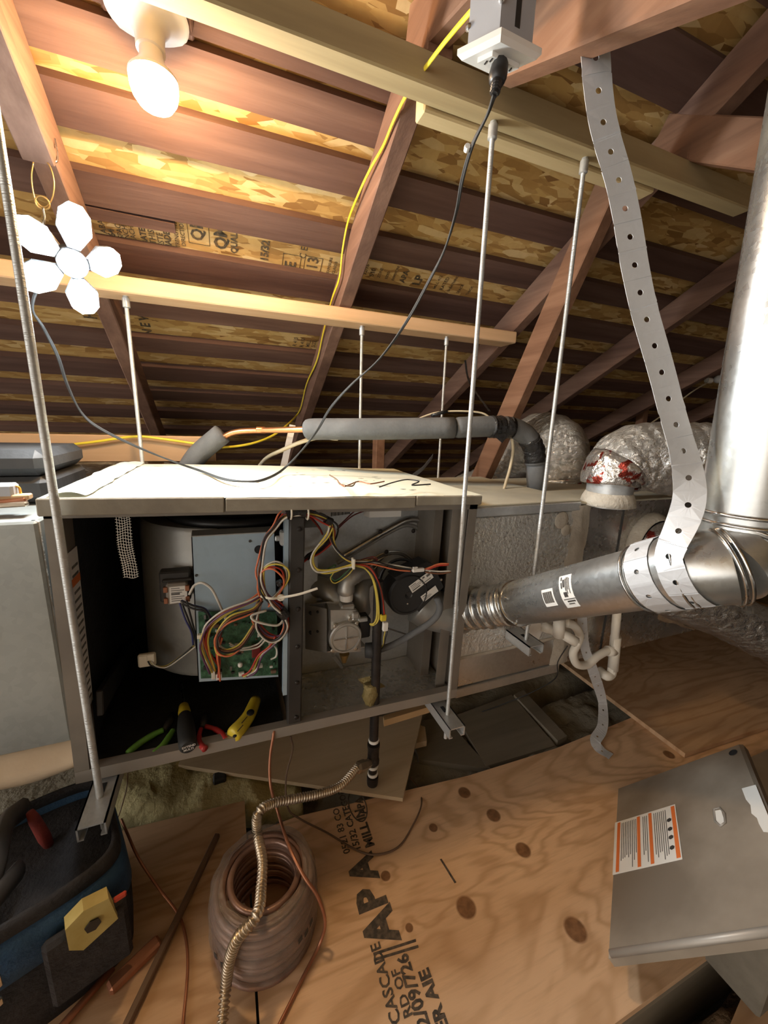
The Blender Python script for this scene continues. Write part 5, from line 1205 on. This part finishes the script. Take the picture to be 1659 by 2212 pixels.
def dl(px, py): 
    p = at(px, py, P=TL, N=en); d_ = p-TL
    A_ = Mx(((ex.dot(ex), ex.dot(ey)), (ex.dot(ey), ey.dot(ey)))).inverted() @ V((d_.dot(ex), d_.dot(ey))); return A_
MB().lathe(dpt(*dl(1584, 1626), .0004), en, [(.0095, 0), (.0095, .0006)], 20).build('knob_hole', 'black_liner', dp)
L4 = [dl(*p) for p in ((1329, 1778), (1459, 1738), (1475, 1857), (1324, 1891))]
def lq(u, v, e=.0006):
    a = L4[0].lerp(L4[1], u).lerp(L4[3].lerp(L4[2], u), v); return dpt(a.x, a.y, e)
wl_ = MB().prism([lq(0, 0), lq(1, 0), lq(1, 1), lq(0, 1)], en*.0004).build('warning_label', 'label_paper', dp)
for (u0_, u1_) in ((.05, .10), (.385, .435), (.575, .625), (.93, .985)):
    MB().prism([lq(u0_, .03, .0012), lq(u1_, .03, .0012), lq(u1_, .97, .0012), lq(u0_, .97, .0012)], en*.0003).build('orange_bar', 'label_orange', wl_)
for i in range(26):
    u = .125 + .0295*i
    if any(abs(u-c2) < .042 for c2 in (.41, .60)) or u > .86: continue
    v1 = .95 - .25*random.random()
    MB().prism([lq(u, .06, .0012), lq(u+.011, .06, .0012), lq(u+.011, v1, .0012), lq(u, v1, .0012)], en*.0002).build('print_line', 'ink_grey', wl_)
for v in (.28, .45, .60, .78):
    c = lq(.885, v, .0012); MB().lathe(c, en, [(.006, 0), (.004, .0003)], 6).build('pictogram', 'ink', wl_)
sc_ = [(1545, 1752), (1558, 1750), (1566, 1775), (1558, 1784), (1547, 1772)]
MB().prism([dpt(*dl(a, b2), .0006) for a, b2 in sc_], en*.0003).build('latch_slot', 'label_paper', dp)
MB().tube([dpt(*dl(a, b2), .001) for a, b2 in ((1543, 1750), (1556, 1746), (1566, 1758), (1568, 1778), (1558, 1786), (1546, 1776))], .0024, 6, closed=True).build('latch_rim', 'paint_grey', dp, True)
rip = [(1603, 1704), (1633, 1696), (1659, 1760), (1676, 1800), (1650, 1798), (1640, 1780), (1636, 1768), (1624, 1758), (1622, 1740), (1612, 1728)]
MB().prism([dpt(*dl(a, b2), .0006) for a, b2 in rip], en*.0003).build('torn_label', 'label_paper', dp)
slab('door_panel', 'scuffed_panel', [at(1612, 1640, Z=-.955), at(1700, 1600, Z=-.955), at(1760, 1800, Z=-.955), at(1672, 1760, Z=-.955)], .02, 'second grey metal panel behind the labelled door at the right edge', 'panel')
tag(MB().rbox(TL + ex*wx*.93 + ey*.30 + V((.0, 0, -.20)), (.05, .12, .20), .004).build('support_block', 'dusty_dark_plank'), 'dark wood block holding up the leaning furnace door', 'block')

# ================================================================== TOOL BAG
R0 = V((-.195, .655, FZ)); L0 = R0 + V((-.94, -.35, 0))
bxd = (L0-R0).normalized(); byd = V((bxd.y, -bxd.x, 0)); 
if byd.y < 0: byd = -byd
LB, WB, HB = .62, .24, .235
bag = thing('tool_bag', 'black and blue open tool bag full of tools at the lower left', 'bag', R0 + bxd*LB/2 + byd*WB/2)
def sup(a, hx_, hy_, e=.32):
    c, s = math.cos(a), math.sin(a); return math.copysign(abs(c)**e, c)*hx_, math.copysign(abs(s)**e, s)*hy_
def ringb(z, k=1.0, n=56):
    o = R0 + bxd*LB/2 + byd*WB/2
    return [o + bxd*x + byd*y + V((0, 0, z)) for x, y in (sup(2*math.pi*i/n, LB/2*(1-(1-k)*.5), WB/2*k) for i in range(n))]
def shell(z0_, z1_, k0, k1, m, nm, e=.0, th_=.006):
    rs_ = [ringb(z0_, k0+e), ringb((z0_+z1_)/2, (k0+k1)/2+e+.01), ringb(z1_, k1+e), ringb(z1_, k1+e-th_*8), ringb(z0_, k0+e-th_*8)]
    return MB().rings(rs_, closed=True).build(nm, m, bag, True)
shell(.0, HB*.58, 1.0, 1.05, 'bag_black', 'lower_body'); shell(HB*.58, HB*.90, 1.05, .99, 'bag_blue', 'blue_band', .008); shell(HB*.90, HB, .99, .96, 'bag_black', 'rim', .012)
MB().rings([ringb(.003, .97), ringb(.006, .97)]).build('base', 'bag_black', bag)
MB().rings([ringb(HB*.80, .95), ringb(HB*.83, .95)]).build('pocket_tray', 'bag_black', bag)
def bp(x, y, z): return R0 + bxd*x + byd*y + V((0, 0, z))
MB().tube(cr([bp(.14, .10, HB*.95), bp(.17, .02, HB+.03), bp(.24, -.012, HB*.99), bp(.34, -.02, HB*.93), bp(.45, .0, HB*.95)], 6), .017, 10, flat=.6).build('handle', 'handle_rubber', bag, True)
MB().tube(cr([bp(.13, .20, HB+.02), bp(.15, .15, HB+.045), bp(.16, .08, HB+.04), bp(.18, .02, HB+.02)], 6), .019, 10, flat=.7).build('shoulder_pad', 'handle_rubber', bag, True)
MB().rbox(bp(.17, -.022, HB*.80), (.013, .006, .045), .002).rbox(bp(.175, -.026, HB*.62), (.018, .006, .014), .002).build('clip', 'bright_steel', bag)
MB().tube([bp(.20, -.026, HB*.52) + V((.008*math.cos(a), 0, .008*math.sin(a))) for a in [k*.5 for k in range(13)]], .0018, 6, closed=True).build('d_ring', 'bright_steel', bag)
MB().rbox(bp(.065, -.018, HB*.50), (.11, .02, .13), .006, Mx((bxd, byd, V((0, 0, 1)))).transposed()).build('outer_pocket', 'bag_black', bag)
MB().rbox(bp(.40, -.024, HB*.35), (.14, .02, .10), .006, Mx((bxd, byd, V((0, 0, 1)))).transposed()).build('red_pouch', 'bag_red', bag)
Rb = Mx((bxd, byd, V((0, 0, 1)))).transposed()
tm = thing('tape_measure', 'yellow tape measure clipped in the outer pocket of the tool bag', 'tape measure', bp(.05, -.04, HB*.70))
MB().prism([bp(.055+x, -.040, HB*.80+z) for x, z in ((-.030, -.022), (.018, -.038), (.034, -.020), (.034, .022), (.010, .036), (-.022, .030))], byd*.022).build('case', 'tool_dull_yellow', tm)
MB().lathe(bp(.057, -.041, HB*.80), -byd, [(.011, 0), (.011, .002)], 6).build('logo', 'black_plastic', tm)
MB().rbox(bp(.018, -.034, HB*.85), (.018, .006, .010), .002, Rb).build('blade_tab', 'label_red', tm)
def pk(name, m, c, d, label, cat, rz=0, tilt=0):
    R_ = Rb @ Mx.Rotation(tilt, 3, 'Y') @ Mx.Rotation(rz, 3, 'X'); b = MB(); b.rbox(c, d, .006, R_)
    return tag(b.build(name, m), label, cat)
tg = thing('power_tool', 'orange tool lying in the tool bag beside the padded strap', 'tool', bp(.27, .10, HB*.6))
MB().prism([bp(.27+x, .075, HB*.78+z) for x, z in ((-.05, -.02), (-.02, -.04), (.05, -.02), (.055, .012), (.02, .034), (-.04, .022))], byd*.03).build('body', 'tool_orange', tg)
MB().lathe(bp(.255, .074, HB*.78), -byd, [(.010, 0), (.010, .003)], 6).build('socket', 'black_plastic', tg)
for i, (x, y, l, m, lab, cat) in enumerate(((.10, .15, .09, 'bag_red', 'dark red tool handle standing in the tool bag under the strut', 'tool'), (.30, .20, .17, 'black_rubber', 'black tool handle standing at the back of the tool bag', 'tool'), (.22, .20, .12, 'handle_rubber', 'dark brown tool grip leaning in the tool bag', 'tool'))):
    a = bp(x, y, HB*.80); b2 = a + (bxd*(.2-.1*i) + byd*.1 + V((0, 0, 1))).normalized()*l
    tag(MB().tube([a, a.lerp(b2, .3), a.lerp(b2, .8), b2], [.007, .010, .009, .006], 12).build('tool_grip', m, smooth=True), lab, cat)
for i in range(3):
    a = bp(.20+.05*i, .215, HB*.83); b2 = bp(.30+.05*i, .185, HB+.05+.012*i)
    tag(MB().tube([a, b2], .003, 8).build('driver_bit', 'bright_steel', smooth=True), ['shiny steel shaft in the tool bag, lowest of the three', 'shiny steel shaft in the tool bag, middle of the three', 'shiny steel shaft in the tool bag, highest of the three'][i], 'tool')

# ================================================================== DEEP ATTIC DETAILS
sw = thing('bare_lamp', 'small unlit bare lamp far back beside the vent pipe', 'lamp', at(1545, 820, Y=1.55))
MB().lathe(at(1532, 822, Y=1.55), (1, -.2, 0), [(.012, -.02), (.016, -.018), (.016, .012), (.012, .014)], 14).build('socket', 'pvc_white', sw, SM)
MB().sphere(at(1552, 819, Y=1.54), .024, 14, 10).build('bulb', 'glass_white', sw, True)
sw_c = (MB().tube(cr([at(1530, 825, Y=1.55), at(1490, 850, Y=1.55), at(1440, 890, Y=1.55), at(1405, 915, Y=1.55), at(1380, 930, Y=1.55)], 4), .004, 6).build('lead', 'tan_cable', sw, True))
for i, (x, y) in enumerate(((1545, 768), (1472, 812), (1353, 881), (1303, 911), (1265, 937))):
    c = at(x, y, Y=3.6)
    if c.z < RB0 - .534*c.y - .03: 
        tag(MB().box(c, (.12, .012, .05)).build('eave_vent', 'daylight_slot'), ['daylight slot at the eaves, highest of the row, beside the vent pipe', 'daylight slot at the eaves, second from the top', 'daylight slot at the eaves, middle of the row', 'daylight slot at the eaves, second from the bottom', 'daylight slot at the eaves, lowest, above the arched duct'][i], 'vent')
tag(MB().rbox(at(1385, 910, Y=1.85), (.045, .05, .30), .003).build('wooden_post', 'old_brown_web'), 'short brown post deep behind the big foil duct', 'post')

# ================================================================== STAMPS ON THE ROOF SHEATHING
def rstamp(body, px, py, size, bold=0.0003, sx=1.0):
    n = V((0, s_, c_)); o = at(px, py, P=rp(0, 1, .0208), N=n)
    text(body, size, o, (0, -c_, s_), (-1, 0, 0), 'roof_ink', ceiling, 'sheathing_print', bold, sx)
for L in (('E', 637, 580, .046, .001), ('13', 683, 584, .046, .001), ('ABAJO', 232, 505, .020), ('64', 250, 512, .022, .0008), ('SPACE 1/8', 268, 516, .018), ('INCH MIN', 282, 520, .018), ('EACH END', 296, 523, .018), ('RATED', 320, 528, .020, .0008), ('THIS SIDE DOWN', 338, 528, .021), ('ESTE LADO ABAJO', 356, 534, .021), ('MADE IN CANADA', 372, 540, .021, .0008), ('STRENGTH AXIS', 390, 540, .015), ('DIRECTION', 402, 532, .015), ('QMS', 440, 522, .044, .001), ('QMS', 490, 540, .046, .0015), ('QUALITY', 512, 548, .024, .0008), ('15/32', 578, 565, .03, .0012), ('C E', 660, 560, .028), ('EXPOSURE', 710, 590, .012), ('CLASS 0', 722, 592, .013),
           ('32/16', 790, 640, .018), ('510', 806, 650, .020, .0008), ('ZONE', 820, 650, .014), ('SIZED', 836, 654, .012), ('EXPOSURE 1', 850, 658, .012), ('LP', 905, 610, .040, .0015), ('APA', 872, 640, .026, .001), ('MILL 412', 940, 645, .015), ('RATED', 955, 650, .018), ('SHEATHING', 970, 655, .013), ('SPACE', 990, 655, .014), ('THICK', 1010, 655, .014), ('LABEL', 1030, 660, .014),
           ('R 410', 640, 748, .022), ('R 410', 655, 750, .022), ('MILL', 668, 750, .022), ('SIZE', 680, 750, .022), ('N E W', 330, 725, .040, .0015), ('H A I', 210, 690, .05, .0015)):
    yy = L[2] if not 780 < L[1] < 1100 else 594 + .2*(L[1]-790)
    rstamp(L[0], L[1], yy, L[3], *(L[4:] or (.0002,)))
for (x, y, w) in ((637, 570, 30), (683, 575, 32), (437, 505, 40)):
    n = V((0, s_, c_)); o = at(x-8, y, P=rp(0, 1, .0208), N=n)
    MB().tube([o + V((a*.026, 0, 0)) + V((0, -c_, s_))*b2*.032 for a, b2 in ((-1, -1), (1, -1), (1, 1), (-1, 1))], .0011, 4, closed=True).build('sheathing_print', 'roof_ink', ceiling)
